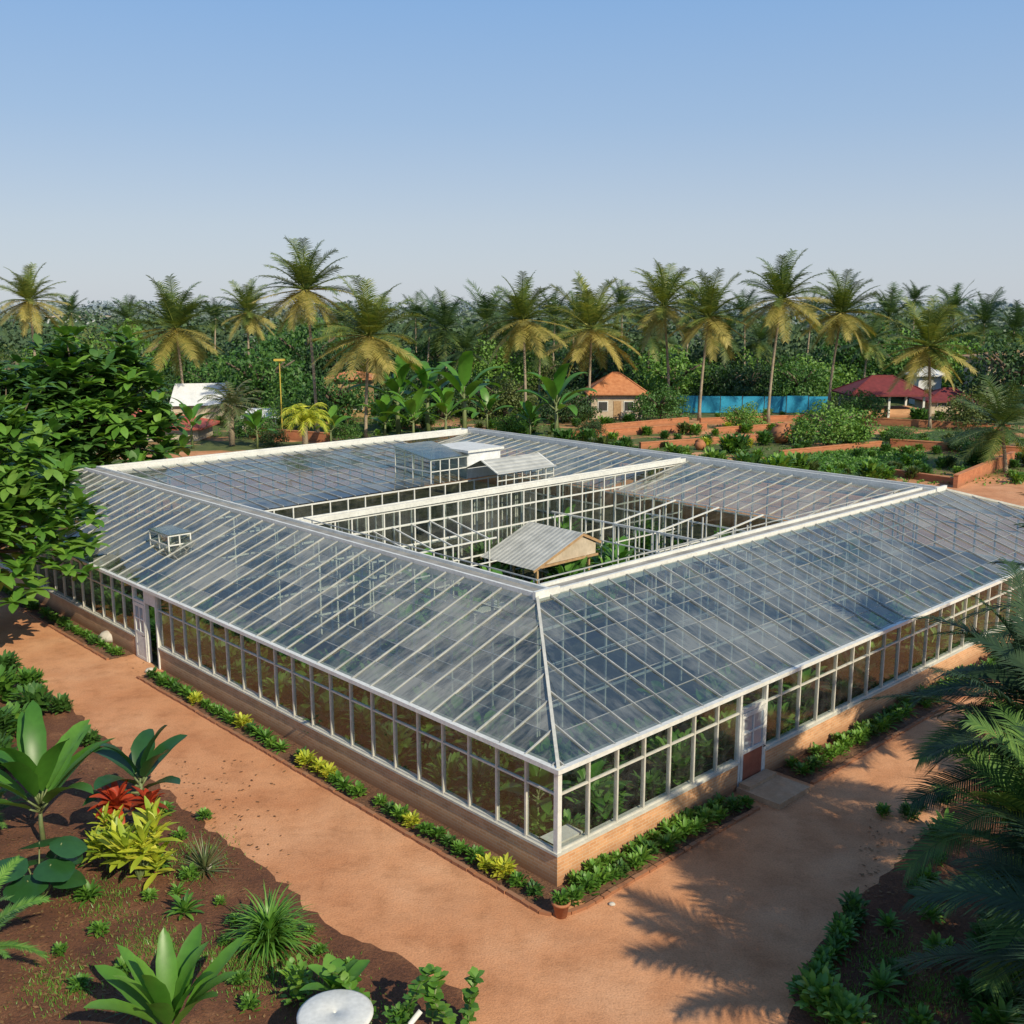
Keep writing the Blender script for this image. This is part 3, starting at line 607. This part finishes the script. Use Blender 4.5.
# ---------- broadleaf trees
def tree_mesh(r,h,nc,nl,size,mat,z0=.45):
    c=MB()
    for i in range(nc):
        a=i*2.4+rnd.random(); q=math.sqrt((i+.5)/nc); zz=h*(z0+(1-z0)*rnd.random()*math.sqrt(max(0,1-q*q*.85)))
        k=r*.3*rnd.uniform(.7,1.3); c.cloud((r*q*.85*math.cos(a),r*q*.85*math.sin(a),zz),(k,k,k*.7),nl,size,0,.4,.6)
    t=MB(); t.tube([(0,0,0),(.1,0,h*.3),(0,.1,h*.55)],[r*.09,r*.06,r*.04],8)
    for i in range(6):
        a=i*1.05; t.tube([(0,0,h*.35),(r*.3*math.cos(a),r*.3*math.sin(a),h*.6),(r*.6*math.cos(a),r*.6*math.sin(a),h*.75)],[r*.045,r*.03,r*.012],6)
    return t.mesh('trunk',M['bark'],True),c.mesh('crown',mat)
tms=[tree_mesh(1,1.15,46,75,.08,m,.2) for m in (M['tree'],M['treed'],M['treeo'],M['tree'],M['treeb'])]
def tree(loc,r,label,group=None,k=None,hs=1):
    k=rnd.choice((0,1,1,1,2,3,4)) if k is None else k
    t=thing('broadleaf_tree',label,'tree',loc,rnd.uniform(0,6),group); link('trunk',tms[k][0],t,(0,0,0),0,(r,r,r*hs)); link('crown',tms[k][1],t,(0,0,0),0,(r,r,r*hs)); return t
for i in range(60):
    D=rnd.uniform(138,178); a=-30+i*18.3+rnd.uniform(-10,10); p=P(a,400,D); r=rnd.uniform(3.8,8)
    tree((p.x,D,0),r,'broadleaf tree in the belt behind the coconut palms','trees in the belt behind the palms',None,rnd.uniform(.85,1.3))
for a,D,r,hs,k,lab in [(262,128,7.0,1.05,0,'large rounded green tree left of the tallest palm'),(215,135,5.5,1,3,'rounded green tree behind the white tents'),(105,118,7,1.1,1,'dark tree behind the left roof beyond the big leafed tree'),(832,98,4.0,.9,4,'bright green bushy tree in the garden right of the clay urn'),(1015,128,7,1.2,1,'dark tree at the far right edge behind the palms'),(660,118,3.6,1,0,'small round green tree beside the orange roofed hut'),(745,112,2.4,1,4,'small bright tree in front of the blue fence'),
 (335,118,4.5,1.1,3,'green tree between the tallest palm and the tan house'),(440,122,5,1.1,1,'dark tree behind the banana clumps'),(570,118,3.5,1,1,'dark tree left of the orange roofed hut'),(505,122,4,1.1,2,'olive tree behind the tiny cream hut'),(860,118,3.2,1,3,'green tree left of the dark red pavilion'),(975,112,3.6,1,2,'olive tree right of the dark red pavilion'),(285,112,3,1,4,'bright small tree behind the yellow drooping palm'),(720,136,4.5,1.1,1,'dark tree rising behind the blue fence at its left'),(800,136,5,1.1,0,'green tree behind the right half of the blue fence'),(980,92,2.2,1,1,'small dark tree near the right garden wall'),(905,98,1.8,.9,3,'small round tree on the terraces left of the right palm'),(255,104,2.3,1,0,'small tree in front of the white stall'),(400,112,3.2,1.1,4,'bright tree behind the leftmost banana clump'),
 (345,100,1.9,1,0,'small tree just right of the yellow drooping palm'),(270,98,1.6,1,1,'small dark tree between the shaggy palm and the yellow palm'),(510,106,2.0,1,4,'bright small tree beyond the back corner of the roof'),(590,104,1.7,1,1,'small dark tree in front of the orange roofed hut')]:
    p=P(a,400,D); tree((p.x,D,0),r,lab,None,k,hs)
def rosette_tree(r,h,nc,z0,leafL,nleaf=9):
    c=MB(); t=MB(); t.tube([(0,0,0),(.15,0,h*.25),(0,.1,h*.5)],[.32,.24,.16],10)
    for i in range(nc):
        a=i*2.39996; q=math.sqrt((i+.5)/nc); bump=.12*math.sin(3*a+i*.0)+.1*math.sin(5.3*q*6+a*2)
        zz=z0+(h-z0)*(math.sqrt(max(0.02,1-q*q))+bump)*rnd.uniform(.6,1.0); zz=min(zz,h)
        if rnd.random()<.3: zz=z0+(zz-z0)*rnd.random()
        x,y=r*q*math.cos(a)*rnd.uniform(.85,1.08),r*q*math.sin(a)*rnd.uniform(.85,1.08)
        if i%9==0: t.tube([(0,0,h*.35),(x*.5,y*.5,(h*.45+zz)*.5),(x,y,zz-.1)],[.12,.07,.03],6)
        tx,ty=rnd.gauss(0,.3),rnd.gauss(0,.3); mi=1 if rnd.random()<.4 else 0
        for k in range(nleaf):
            az=k*2*PI/nleaf+rnd.uniform(-.25,.25); c.leaf((x,y,zz),az,rnd.uniform(-.1,.7)+tx*math.cos(az)+ty*math.sin(az),leafL*rnd.uniform(.75,1.15),leafL*.44,rnd.uniform(.6,1.3),4,.12,'oval',mi)
    return t,c
def put_rt(loc,args,m,label):
    t=thing('broadleaf_tree',label,'tree',loc); a,c=rosette_tree(*args); a.build('trunk',M['bark'],t,True); c.build('crown',m,t,True); return t
p=P(82,400,66); put_rt((p.x,66,0),(5.8,11.2,430,2.6,1.2),[M['tree'],M['herb']],'large dark tree with drooping star shaped leaf clusters behind the left roof end')
p=P(0,400,60); put_rt((p.x,60,0),(4.8,9.8,340,2.2,1.05),[M['tree'],M['herb']],'dark big leafed tree at the left edge in front of the distant palms')
p=P(-34,480,40); put_rt((p.x,40,0),(4.4,9.8,400,2.6,.85),[M['herb'],M['treeb']],'bright green tree overhanging the left end of the greenhouse wall')
def wood(n,D0,D1,h0,h1,mat,size,nl,label,umin=-80,umax=1110,rf=1):
    b=MB()
    for i in range(n):
        D=rnd.uniform(D0,D1); a=rnd.uniform(umin,umax); x=(a-512)/F*D; r=rnd.uniform(4,7.5)*(D0/200)**.3*rf; hh=rnd.uniform(h0,h1)
        b.cloud((x,D,hh-r*.5),(r*1.2,r,r*.62),nl,size,0,.35,.7)
        b.cloud((x,D,hh*.4),(r*1.3,r,hh*.4),nl//2,size*1.3,0,.5,.8)
    o=b.build('far_wood',mat); tag(o,label,'wood',kind='stuff')
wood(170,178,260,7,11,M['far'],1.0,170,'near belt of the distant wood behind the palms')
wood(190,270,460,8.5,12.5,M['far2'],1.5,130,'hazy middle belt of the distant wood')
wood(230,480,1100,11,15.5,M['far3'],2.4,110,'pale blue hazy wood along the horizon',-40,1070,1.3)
# ---------- mid-ground buildings
def hiphut(px,D,vb,w,d,hw,hr,wallm,roofm,label,name='hut',cat='hut',open_=False,rz=0,o=.6):
    g_=P(px,vb,D); t=thing(name,label,cat,(g_.x,D,0),rz)
    if open_:
        for x in (-1,0,1):
            for y in (-1,1):
                b=MB(); b.box(x*(w/2-.2)-.12,y*(d/2-.2)-.12,0,x*(w/2-.2)+.12,y*(d/2-.2)+.12,hw); b.build('post',M['white'],t)
        b=MB(); b.box(-w/2,-d/2+.5,0,w/2,d/2-.5,.9); b.build('low_wall',wallm,t)
    else:
        b=MB(); b.box(-w/2,-d/2,0,w/2,d/2,hw); wl=b.build('wall',wallm,t)
        for x in (-w*.28,w*.22):
            f=MB(); f.box(x-.6,-d/2-.05,.9,x+.6,-d/2+.0,2.1 if hw>2.2 else hw-.2); q=f.build('window',M['white'],t); k=MB(); k.box(x-.5,-d/2-.07,1.0,x+.5,-d/2-.052,2.0 if hw>2.2 else hw-.3); k.build('pane',M['dark'],q)
        b=MB(); b.box(-.45,-d/2-.06,0,.45,-d/2,min(2.1,hw-.1)); b.build('door',M['wood'],t)
    b=MB(); rl=max(0,(w-d)/2)
    A=[(-w/2-o,-d/2-o,hw),(w/2+o,-d/2-o,hw),(w/2+o,d/2+o,hw),(-w/2-o,d/2+o,hw)]; r0,r1=(-rl,0,hw+hr),(rl+.01,0,hw+hr)
    b.quad(A[0],A[1],r1,r0); b.poly([A[1],A[2],r1]); b.quad(A[2],A[3],r0,r1); b.poly([A[3],A[0],r0])
    for i in range(4):
        a,c=A[i],A[(i+1)%4]; b.quad(a,c,(c[0],c[1],hw-.18),(a[0],a[1],hw-.18))
    rf=b.build('roof',roofm,t); k=MB(); k.bar(r0,r1,.25,.2); 
    for aa,rr in ((A[0],r0),(A[1],r1),(A[2],r1),(A[3],r0)): k.bar(aa,rr,.2,.14)
    k.build('ridge_tiles',roofm,rf); return t
hiphut(615,124,415,6.0,5.2,3.0,2.2,M['plaster'],M['tile'],'small square hut with orange tiled pyramid roof among the palms')
hiphut(490,128,412,3.6,3.4,2.4,.4,M['plaster'],M['tile'],'tiny cream hut with flat orange roof left of the tiled hut')
hiphut(880,126,413,8.5,6,2.7,2.0,M['brick'],M['redroof'],'open pavilion with dark red hipped roof and white posts','pavilion','pavilion',True)
hiphut(948,130,410,6.5,5,1.6,1.3,M['plaster'],M['redroof'],'low cream building with dark red roof at the right','building','building')
hiphut(925,140,390,3.0,3,4.0,1.0,M['whitecloth'],M['whitecloth'],'narrow white building behind the low red roofed one','building','building')
hiphut(1012,135,360,9,7,6.5,.8,M['plaster'],M['wood'],'tall brown flat roofed house at the right edge among trees','house','house')
hiphut(80,330,320,16,10,9.5,.5,M['whitecloth'],M['plaster'],'distant white house block above the treetops on the left','house','house')
hiphut(352,126,380,4.5,5,4.6,.7,M['ochre'],M['tile'],'tan house half hidden behind the short wide palm','house','house')
hiphut(168,104,432,7.5,5,1.3,1.0,M['plaster'],M['brightred'],'low building with bright red roof in front of the white tents','building','building')
def tent(px,D,w,d,hw,hr,label,rz):
    g_=P(px,400,D); t=thing('tent',label,'tent',(g_.x,D,0),rz)
    b=MB(); o=.3
    b.quad((-w/2-o,-d/2-o,hw),(w/2+o,-d/2-o,hw),(w/2-.3,0,hw+hr),(-w/2+.3,0,hw+hr)); b.quad((w/2+o,d/2+o,hw),(-w/2-o,d/2+o,hw),(-w/2+.3,0,hw+hr),(w/2-.3,0,hw+hr))
    b.poly([(w/2+o,-d/2-o,hw),(w/2+o,d/2+o,hw),(w/2-.3,0,hw+hr)]); b.poly([(-w/2-o,d/2+o,hw),(-w/2-o,-d/2-o,hw),(-w/2+.3,0,hw+hr)])
    b.build('canopy',M['whitecloth'],t)
    b=MB(); b.box(-w/2+.1,-d/2+.2,0,w/2-.1,d/2-.2,hw-.1); b.build('side_wall',M['plaster'],t)
    for x in (-1,1):
        for y in (-1,1): b=MB(); b.tube([(x*w/2,y*d/2,0),(x*w/2,y*d/2,hw)],[.06,.06],6); b.build('pole',M['white'],t)
tent(201,118,6.0,6,2.2,2.2,'large white tent with pitched canopy behind the red roof',.25); 
tent(262,112,3.5,3.5,1.3,.9,'low white tent right of the brown fan palm',0)
for a,l_ in ((118,'left red cone shaped parasol with white trim beside the big tree'),(140,'right red cone shaped parasol with white trim beside the big tree')):
    g_=P(a,430,106); t=thing('parasol',l_,'parasol',(g_.x,106,0)); b=MB(); b.lathe([(1.3,1.7),(.9,2.1),(0,3.1)],12); b.build('canopy',M['brightred'],t); b=MB(); b.lathe([(1.34,1.45),(1.32,1.72)],12); b.build('trim',M['whitecloth'],t); b=MB(); b.tube([(0,0,0),(0,0,3)],[.05,.05],6); b.build('pole',M['wood'],t)
g_=P(281,400,104); t=thing('lamp_post','yellow flat headed lamp post among the left trees','lamp post',(g_.x,104,0)); b=MB(); b.tube([(0,0,0),(0,0,7.6)],[.07,.05],8); b.build('pole',M['yellow'],t); b=MB(); b.box(-.5,-.3,7.6,.5,.3,7.8); b.build('lamp_head',M['yellow'],t)
def fence(pa,pb,D,h,m,label,name='fence'):
    a=P(pa,410,D); c=P(pb,410,D); t=thing(name,label,'fence',(a.x,D,0)); L=c.x-a.x; n=int(L/2.4)
    for i in range(n): b=MB(); b.box(L*i/n+.04,-.02,.1,L*(i+1)/n-.04,.02,h+rnd.uniform(-.05,.05)); b.build('panel',m,t)
    for i in range(n+1): b=MB(); b.box(L*i/n-.035,-.06,0,L*i/n+.035,.06,h+.1); b.build('post',M['dark'],t)
fence(676,830,128,2.1,M['blue'],'long bright blue sheet fence beneath the palms')
WL=[(556,440,706,430,.7,'long low orange brick garden wall nearest the greenhouse back corner'),
(640,449,768,440,.55,'low brick wall of the second terrace left of the clay urn'),
(600,432,688,424,.7,'low brick wall in front of the orange roofed hut'),
(700,424,850,419,.6,'low brick wall below the blue fence'),
(862,424,1010,432,.7,'low brick wall in front of the dark red pavilion'),
(890,447,1030,456,.7,'low brick wall right of the round crop bed'),
(780,457,880,447,.5,'short brick edging wall left of the round crop bed'),
(955,488,1012,463,.9,'orange brick wall running back from the right roof end'),
(250,437,330,443,.9,'brick wall below the yellow drooping palm'),
(715,434,790,429,.6,'short orange brick wall behind the clay urn'),
(880,474,962,486,.45,'low brick edging just behind the right roof corner')]
for (a,b_,c,d,h,lab) in WL:
    A,B=G(a,b_),G(c,d); L=(B-A).length; t=thing('garden_wall',lab,'wall',A,math.atan2(B.y-A.y,B.x-A.x)); b=MB(); b.box(0,-.15,0,L,.15,h); b.build('wall',M['gbrick'],t); b=MB(); b.box(-.03,-.19,h,L+.03,.19,h+.08); b.build('coping',M['tile'],t)
sheet('crop_bed',[(770,470),(800,452),(870,446),(925,455),(930,470),(860,482)],M['gardengreen'],.01,'green crop bed','garden bed',.3,2)
sheet('crop_bed',[(640,446),(700,436),(730,438),(700,446)],M['gardengreen'],.01,'green crop strip','garden bed',.3,2)
sheet('crop_bed',[(885,440),(940,430),(1020,440),(1000,447)],M['gardengreen'],.01,'green crop patch at right','garden bed',.3,2)
shrubs=[bush(260,.7,.9,.26,M['herb']),bush(260,.7,.9,.26,M['tree']),bush(260,.7,.9,.26,M['treeb']),bush(200,.7,.8,.26,M['yellowleaf']),bush(260,.7,.9,.24,M['treeo'])]
def inside_b(q,m=1.5):
    loc=(q-Vector((CX,CY,0))); return loc.dot(v)<LX+m and loc.dot(u)<LY+m
for i in range(298):
    if i<190: a=rnd.uniform(560,1034); vv=rnd.uniform(416,484)
    else: a=rnd.uniform(100,560); vv=rnd.uniform(410,437)
    q=G(a,vv)
    if inside_b(q): continue
    tag(link('garden_shrub',rnd.choice([shrubs[0],shrubs[1],shrubs[1],shrubs[2],shrubs[4]]),None,q,rnd.uniform(0,6),rnd.uniform(.4,1.3)*(1 if rnd.random()<.7 else 1.8)),'green shrub in the terraced garden beyond the greenhouse','shrub','shrubs in the terraced garden')
b=MB()
for i in range(11000):
    q=G(rnd.uniform(780,925),rnd.uniform(449,474)) if i<5500 else (G(rnd.uniform(640,1024),rnd.uniform(425,485)) if i<9000 else G(rnd.uniform(120,560),rnd.uniform(415,437)))
    if inside_b(q,1): continue
    b.cloud((q.x,q.y,.12),(.3,.3,.12),1,.28,0,.5,.5)
tag(b.build('low_crop',M['herb']),'low leafy crops growing across the terraced beds','crop',kind='stuff')
for i,(a,vv) in enumerate([(705,446),(742,432),(748,447),(728,430)]):
    tag(link('yellow_shrub',shrubs[3],None,G(a,vv),i,1.1),'upright yellow shrub on the brick terraces','shrub','yellow shrubs on the terraces')
for a,vv,s,lab in ((781,443,1.0,'big round clay urn on the terraced garden wall'),(700,450,.5,'small clay urn on the near terrace')):
    b=MB(); b.lathe([(0,0),(.5,0),(.95,.5),(1.05,1.0),(.8,1.5),(.5,1.7),(.62,1.85),(.5,1.85),(.4,1.7),(0,1.6)],20); o=b.build('clay_urn',M['terracotta'],None,True,G(a,vv)); o.scale=(s,s,s); tag(o,lab,'urn')
for i,(a,D,k,s,lab) in enumerate([(398,104,1,2.5,'leftmost of the big banana clumps beyond the back roof'),(428,106,0,3.1,'tallest banana clump in the centre left'),(464,103,1,2.5,'banana clump right of the tallest one'),(556,100,0,2.8,'broad banana clump left of the orange roofed hut'),(487,108,2,2.1,'small banana plant near the tiny cream hut'),(385,100,2,2.1,'banana plant behind the short wide palm trunk'),(530,104,2,1.7,'low banana plant behind the back roof middle'),(413,98,2,2.5,'low banana plant in front of the tallest clump'),(446,99,0,2.2,'small banana plant between two big clumps'),(330,96,2,1.8,'low banana plant right of the yellow drooping palm'),(255,96,2,1.7,'low banana plant left of the yellow drooping palm'),(190,96,0,1.7,'banana plant in front of the bright red roof')]):
    p=P(a,400,D); place_ban(k,(p.x,D,0),s,lab)
def fan(mat,n=34,L=1.0,dr=1.4,el0=-.6):
    b=MB()
    for i in range(n):
        az=i*2.4; el=el0+(1.3-el0)*i/n; b.frond((0,0,0),az,el,L*rnd.uniform(.8,1.1),dr,18,.3,.04,0,7,1,.014,.8)
    return b.mesh('crown',mat)
for a,D,vc,s,mt,dr,lab in ((230,98,405,3.2,M['agave'],1.4,'brownish shaggy palm left of the yellow drooping palm'),(304,93,422,3.0,M['yellowleaf'],2.6,'yellow green drooping palm behind the back left roof')):
    p=P(a,vc,D); t=thing('short_palm',lab,'palm tree',(p.x,D,0)); b=MB(); b.tube([(0,0,0),(.1,0,p.z)],[.3,.22],8); b.build('trunk',M['trunk'],t,True); link('crown',fan(mt,30,1.0,dr,.2 if dr>2 else -.6),t,(0.1,0,p.z),0,s)
# ---------- foreground left bed
def single(name,me,px,s,label,cat,rz=None,group=None,z=0): 
    q=G(*px); q.z=z; return tag(link(name,me,None,q,rnd.uniform(0,6) if rz is None else rz,s),label,cat,group)
ban.append(banana(1.0,15,2.1,.56,None,.45,(.5,1.3))); place_ban(3,G(44,845),1.12,'large banana plant with upright paddle leaves at the left edge of the bed')
ban.append(banana(1.2,10,1.05,.42,M['bananad'],.3,(.6,1.2))); 
def stalk(label,name,cat,loc,h,me,s):
    t=thing(name,label,cat,loc,rnd.uniform(0,6)); b=MB()
    for i in range(3): b.tube([(.1*math.cos(i*2.1),.1*math.sin(i*2.1),0),(.05,0,h*.6),(0,0,h)],[.04,.03,.03],6)
    b.build('stem',M['stem'],t,True); link('foliage',me,t,(0,0,h),0,s); return t
place_ban(4,G(145,838),1.35,'dark green broad leafed plant standing above the red leaved one',None,'plant','broad_leafed_plant')
stalk('red leaved plant between the banana plant and the yellow croton','red_leaved_plant','plant',G(120,852),1.15,rosette(34,.62,.22,M['redleaf'],-.2,1.3,.9,'oval'),1.0)
stalk('smaller red leaved plant right of the first red one','red_leaved_plant','plant',G(152,852),1.2,rosette(22,.5,.19,M['redleaf'],-.1,1.3,.9,'oval'),1.0)
t=thing('croton','large leafy yellow green croton in the middle of the left bed','plant',G(140,880)); b=MB()
for i in range(9): a=i*.9; b.tube([(0,0,0),(.3*math.cos(a),.3*math.sin(a),.6+.09*i)],[.03,.015],5)
b.build('stems',M['stem'],t); cb=MB()
for i in range(9):
    a=i*.9; bx_,by_,bz_=.34*math.cos(a),.34*math.sin(a),.45+.09*i
    for k in range(18): cb.leaf((bx_,by_,bz_-.02*k),k*2.4,1.25-.075*k+rnd.uniform(-.15,.15),rnd.uniform(.35,.6),.13,rnd.uniform(.3,.9),4,.2,'oval')
cm_=cb.mesh('foliage',M['yellowleaf'],True); link('foliage',cm_,t,(0,0,0),0,1.2)
t=thing('croton','smaller yellow green croton under the red leaved plant','plant',G(108,868)); link('foliage',cm_,t,(0,0,.1),1.0,.85); b=MB(); b.tube([(0,0,0),(0,0,.6)],[.04,.02],6); b.build('stems',M['stem'],t)
def bigleaf():
    b=MB(); s=MB()
    for i in range(9):
        az=i*2.4; L=.8
        top=Vector((math.cos(az)*.55,math.sin(az)*.55,.75+.08*i)); s.tube([(0,0,0),top*.6+Vector((0,0,.1)),top],[.025,.02,.015],5)
        b.leaf(top-Vector((math.cos(az)*.25,math.sin(az)*.25,0)),az,-.15,L*1.0,.95,.5,6,-.1,'oval')
    return s.mesh('stems',M['stem'],True),b.mesh('foliage',M['bananad'],True)
s_,l_=bigleaf(); t=thing('elephant_ear_plant','dark glossy round leafed plant at the left edge below the banana','plant',G(40,905)); link('stems',s_,t); link('foliage',l_,t,(0,0,0),0,1.0)
single('spiky_plant',rosette(80,.95,.06,M['agave'],0,1.45,.4),(205,872),.9,'brownish green spiky rosette beside the path in the left bed','plant')
single('strap_leaved_plant',rosette(230,1.2,.10,M['lily'],.4,1.5,1.9,'strap',8),(270,947),1.0,'large bright green strap leaved clump nearest the path','plant')
single('paddle_leaved_plant',banana(.2,16,1.45,.34,None,.7,(.2,1.0))[1],(172,1045),1.2,'upright paddle leaved plant at the bottom edge left of centre','plant')
for i,(a,vv,s,k) in enumerate([(185,915,.9,3),(160,868,.7,3),(190,880,.7,0),(100,935,.6,1),(125,975,.7,0),(90,900,.8,3),(190,965,.5,3),(240,985,.6,1),(60,955,.5,0),(300,985,.6,3),(220,905,.4,0),(150,900,.5,1),(85,900,.6,2),(225,945,.4,2),(320,955,.5,1),(350,970,.5,2),(80,990,.6,1),(250,1010,.6,0),(205,820,.6,2),(165,815,.7,1),(180,840,.6,0),(95,850,.7,2),(70,870,.8,1),(178,895,.5,3),(235,925,.5,1),(310,935,.4,0)]):
    single('ground_plant',green[k],(a,vv),s*1.3,'small green plant low on the dark soil of the left bed','plant',None,'small plants on the left bed')
for i,(a,vv,s) in enumerate([(35,715,1.2),(0,700,1.3),(62,712,.7),(-10,745,1.4),(15,735,1.1),(5,675,1.0),(30,690,.9),(-5,770,1.2),(90,745,.6)]):
    single('leafy_shrub',rnd.choice([shrubs[0],shrubs[1]]),(a,vv),s*.95,'green shrub behind the large banana plant on the left','shrub',None,'shrubs behind the banana plant')
def cyc(n,L,mat,nl=34,ll=.28,lw=.035,el0=.2,el1=1.3,droop=1.2,hang=.2):
    b=MB()
    for i in range(n): b.frond((0,0,0),i*2.4,el0+(el1-el0)*i/n,L*rnd.uniform(.85,1.1),droop,nl,ll,lw,0,12,2,.018,hang)
    return b.mesh('foliage',mat)
single('cycad',cyc(16,1.9,M['lily'],36,.26,.045),(-28,985),1.0,'pale green feathery fronds reaching in at the bottom left edge','plant',None,None,.7)
single('cycad',cyc(14,1.3,M['palmnear'],30,.22,.035),(-10,830),1.0,'feathery green fronds low at the left edge beside the banana','plant',None,None,.4)
single('dark_spiky_plant',rosette(50,.9,.05,M['agave'],0,1.4,.6),(140,1010),.8,'dark spiky plant at the bottom edge between soil and paddle leaves','plant')
stalk('round leaved green plant beside the white table','round_leaved_plant','plant',G(338,1020),.5,rosette(12,.7,.40,M['banana'],.3,1.3,.7,'oval'),1.0)
for a,vv,s,lab in ((400,1040,.8,'low shrub with rounded leaves right of the white table'),(300,1000,.9,'dark shrub left of the white table')):
    single('round_leaved_shrub',bush(120,.5,1.1,.15,M['herb'],.8),(a,vv),s,lab,'shrub')
for j,(a,vv,dx,hh,lab) in enumerate(((372,1030,-.5,1.1,'trailing leafy stem arching left above the white table'),(405,1035,.35,1.2,'trailing leafy stem right of the white table, leaning right'),(432,1030,.1,1.0,'upright trailing leafy stem on the path border'),(468,1032,.1,1.05,'trailing leafy stem farthest right on the path border'),(450,1035,-.3,.8,'short trailing leafy stem between two taller ones'))):
    t=thing('trailing_plant',lab,'plant',G(a,vv)); s=MB(); f=MB(); pts=[Vector((dx*(i/8)**1.5*1.4,.1*math.sin(i),hh*math.sin(i/8*1.5))) for i in range(9)]
    s.tube(pts,[.02]*9,5); s.build('stem',M['stem'],t)
    for i in range(1,9):
        for k in range(4): f.leaf(pts[i],i*2.4+k*1.6,rnd.uniform(0,1),.2,.17,.6,3,.1,'oval')
    f.build('foliage',M['herb'],t,True)
t=thing('round_table','round white metal garden table at the bottom edge','table',G(337,1062)); b=MB(); b.lathe([(0,.95),(.05,1.0),(.6,.99),(.66,.96),(.66,.93),(0,.93)],36); b.build('tabletop',M['white'],t,True)
b=MB(); b.lathe([(.3,0),(.3,.03),(.05,.08),(.04,.93)],16); b.build('pedestal',M['white'],t,True)
b=MB(); A=G(385,1058); b.tube([A+Vector((0,0,.05)),A+Vector((.6,.45,.6))],[.05,.05],10); tag(b.build('pipe',M['white'],None,True),'short white pipe leaning beside the round white table','pipe')
for i,(a,vv,s,lab) in enumerate([(111,640,.5,'pale rounded boulder left of the open door'),(150,672,.2,'small stone right of the open door'),(205,868,.2,'pale stone under the spiky rosette'),(612,905,.08,'tiny stone near the bed corner')]):
    b=MB(); b.lathe([(0.0,0),(.9,.05),(1,.4),(.75,.8),(.3,.98),(0,1)],12); o=b.build('stone',M['stone'],None,True,G(a,vv)); o.scale=(s,s*.8,s*.8); o.rotation_euler[2]=i
    for vx in o.data.vertices: vx.co.x+=rnd.uniform(-.06,.06); vx.co.y+=rnd.uniform(-.06,.06)
    tag(o,lab,'stone')
b=MB()
for i in range(2600):
    if i<1500: q=G(rnd.uniform(0,300)*rnd.random()**.3,rnd.uniform(760,1024))
    elif i<2100: q=G(rnd.uniform(860,1024),rnd.uniform(820,1024))
    else: q=W(rnd.uniform(-1.1,-.1),rnd.uniform(-.5,30)) if i%2 else W(rnd.uniform(-.5,20),rnd.uniform(-1.1,-.1))
    z=rnd.uniform(.02,.07); a=rnd.uniform(0,6.28); x=Vector((math.cos(a),math.sin(a),rnd.uniform(-.2,.2)))*z; y=Vector((-math.sin(a),math.cos(a),rnd.uniform(-.2,.2)))*z*.5
    q=q+Vector((0,0,.03)); b.quad(q-x,q+y,q+x,q-y)
tag(b.build('leaf_litter',M['litter']),'dry fallen leaves scattered over the soil','leaf litter',kind='stuff')
b=MB()
for i in range(8000):
    c=rnd.choice([(255,975),(225,960),(285,960),(60,985),(330,1000),(150,945),(890,960),(930,1000),(860,1010),(190,860),(100,900)]); q=G(c[0]+rnd.gauss(0,22),c[1]+rnd.gauss(0,14)); a=rnd.uniform(0,6.28); h=rnd.uniform(.04,.13)
    x=Vector((math.cos(a),math.sin(a),0))*.012; tp=q+Vector((rnd.gauss(0,.03),rnd.gauss(0,.03),h)); b.poly([q-x,q+x,tp])
tag(b.build('grass',M['lily']),'short grass patches on the garden beds','grass',kind='stuff')
# ---------- right foreground
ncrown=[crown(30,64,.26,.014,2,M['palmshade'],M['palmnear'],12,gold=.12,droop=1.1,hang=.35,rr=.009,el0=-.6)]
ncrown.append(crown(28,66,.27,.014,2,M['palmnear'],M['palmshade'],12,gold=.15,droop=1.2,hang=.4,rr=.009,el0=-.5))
for (a,vc,D,r,ci,lab) in ((1040,700,21.5,3.0,0,'dark feathery palm overhanging the right edge above the bed'),(1060,868,17.0,2.9,1,'green feather palm in the lower right corner'),(1120,620,27,3.8,0,'palm beyond the right edge whose fronds cross the right wall'),(1078,775,19,3.3,0,'dark feather palm between the other two at the right edge'),(1150,900,17,3.2,0,'dark palm just outside the lower right corner'),(1180,980,13.5,3.6,0,'palm added outside the lower right corner to shade the bed')):  # last palm is added outside the view to cast shade on the bed
    tp=P(a,vc,D); t=thing('feather_palm',lab,'palm tree',(tp.x,D,0)); b=MB(); b.tube([(0,0,0),(.05,0,tp.z*.5),(0,0,tp.z)],[.26,.2,.16],12); b.build('trunk',M['trunk'],t,True); link('crown',ncrown[ci],t,(0,0,tp.z),rnd.uniform(0,6),r)
for i in range(13):
    f=i/12; single('hedge_plant',rnd.choice(green+[dk]),(808+48*f+rnd.uniform(-4,4),1000-85*f),rnd.uniform(.9,1.3),'leafy plant in the short curved row at the lower right bed edge','plant',None,'plants in the curved row')
for a,vv,s,lab in ((822,1015,1.4,'light green shrub at the bottom edge of the right bed'),(845,1035,1.4,'bushy green shrub right of it at the bottom edge of the right bed')):
    single('low_shrub',bush(160,.4,.6,.14,M['lily'],.7),(a,vv),s,lab,'shrub')
for i in range(34):
    a=rnd.uniform(880,1040); vv=rnd.uniform(800,1040); single('shade_plant',rnd.choice([green[0],green[3],dk]),(a,vv),rnd.uniform(.8,1.6),'small plant in the shade under the feather palms','plant',None,'plants in the shade under the palms')
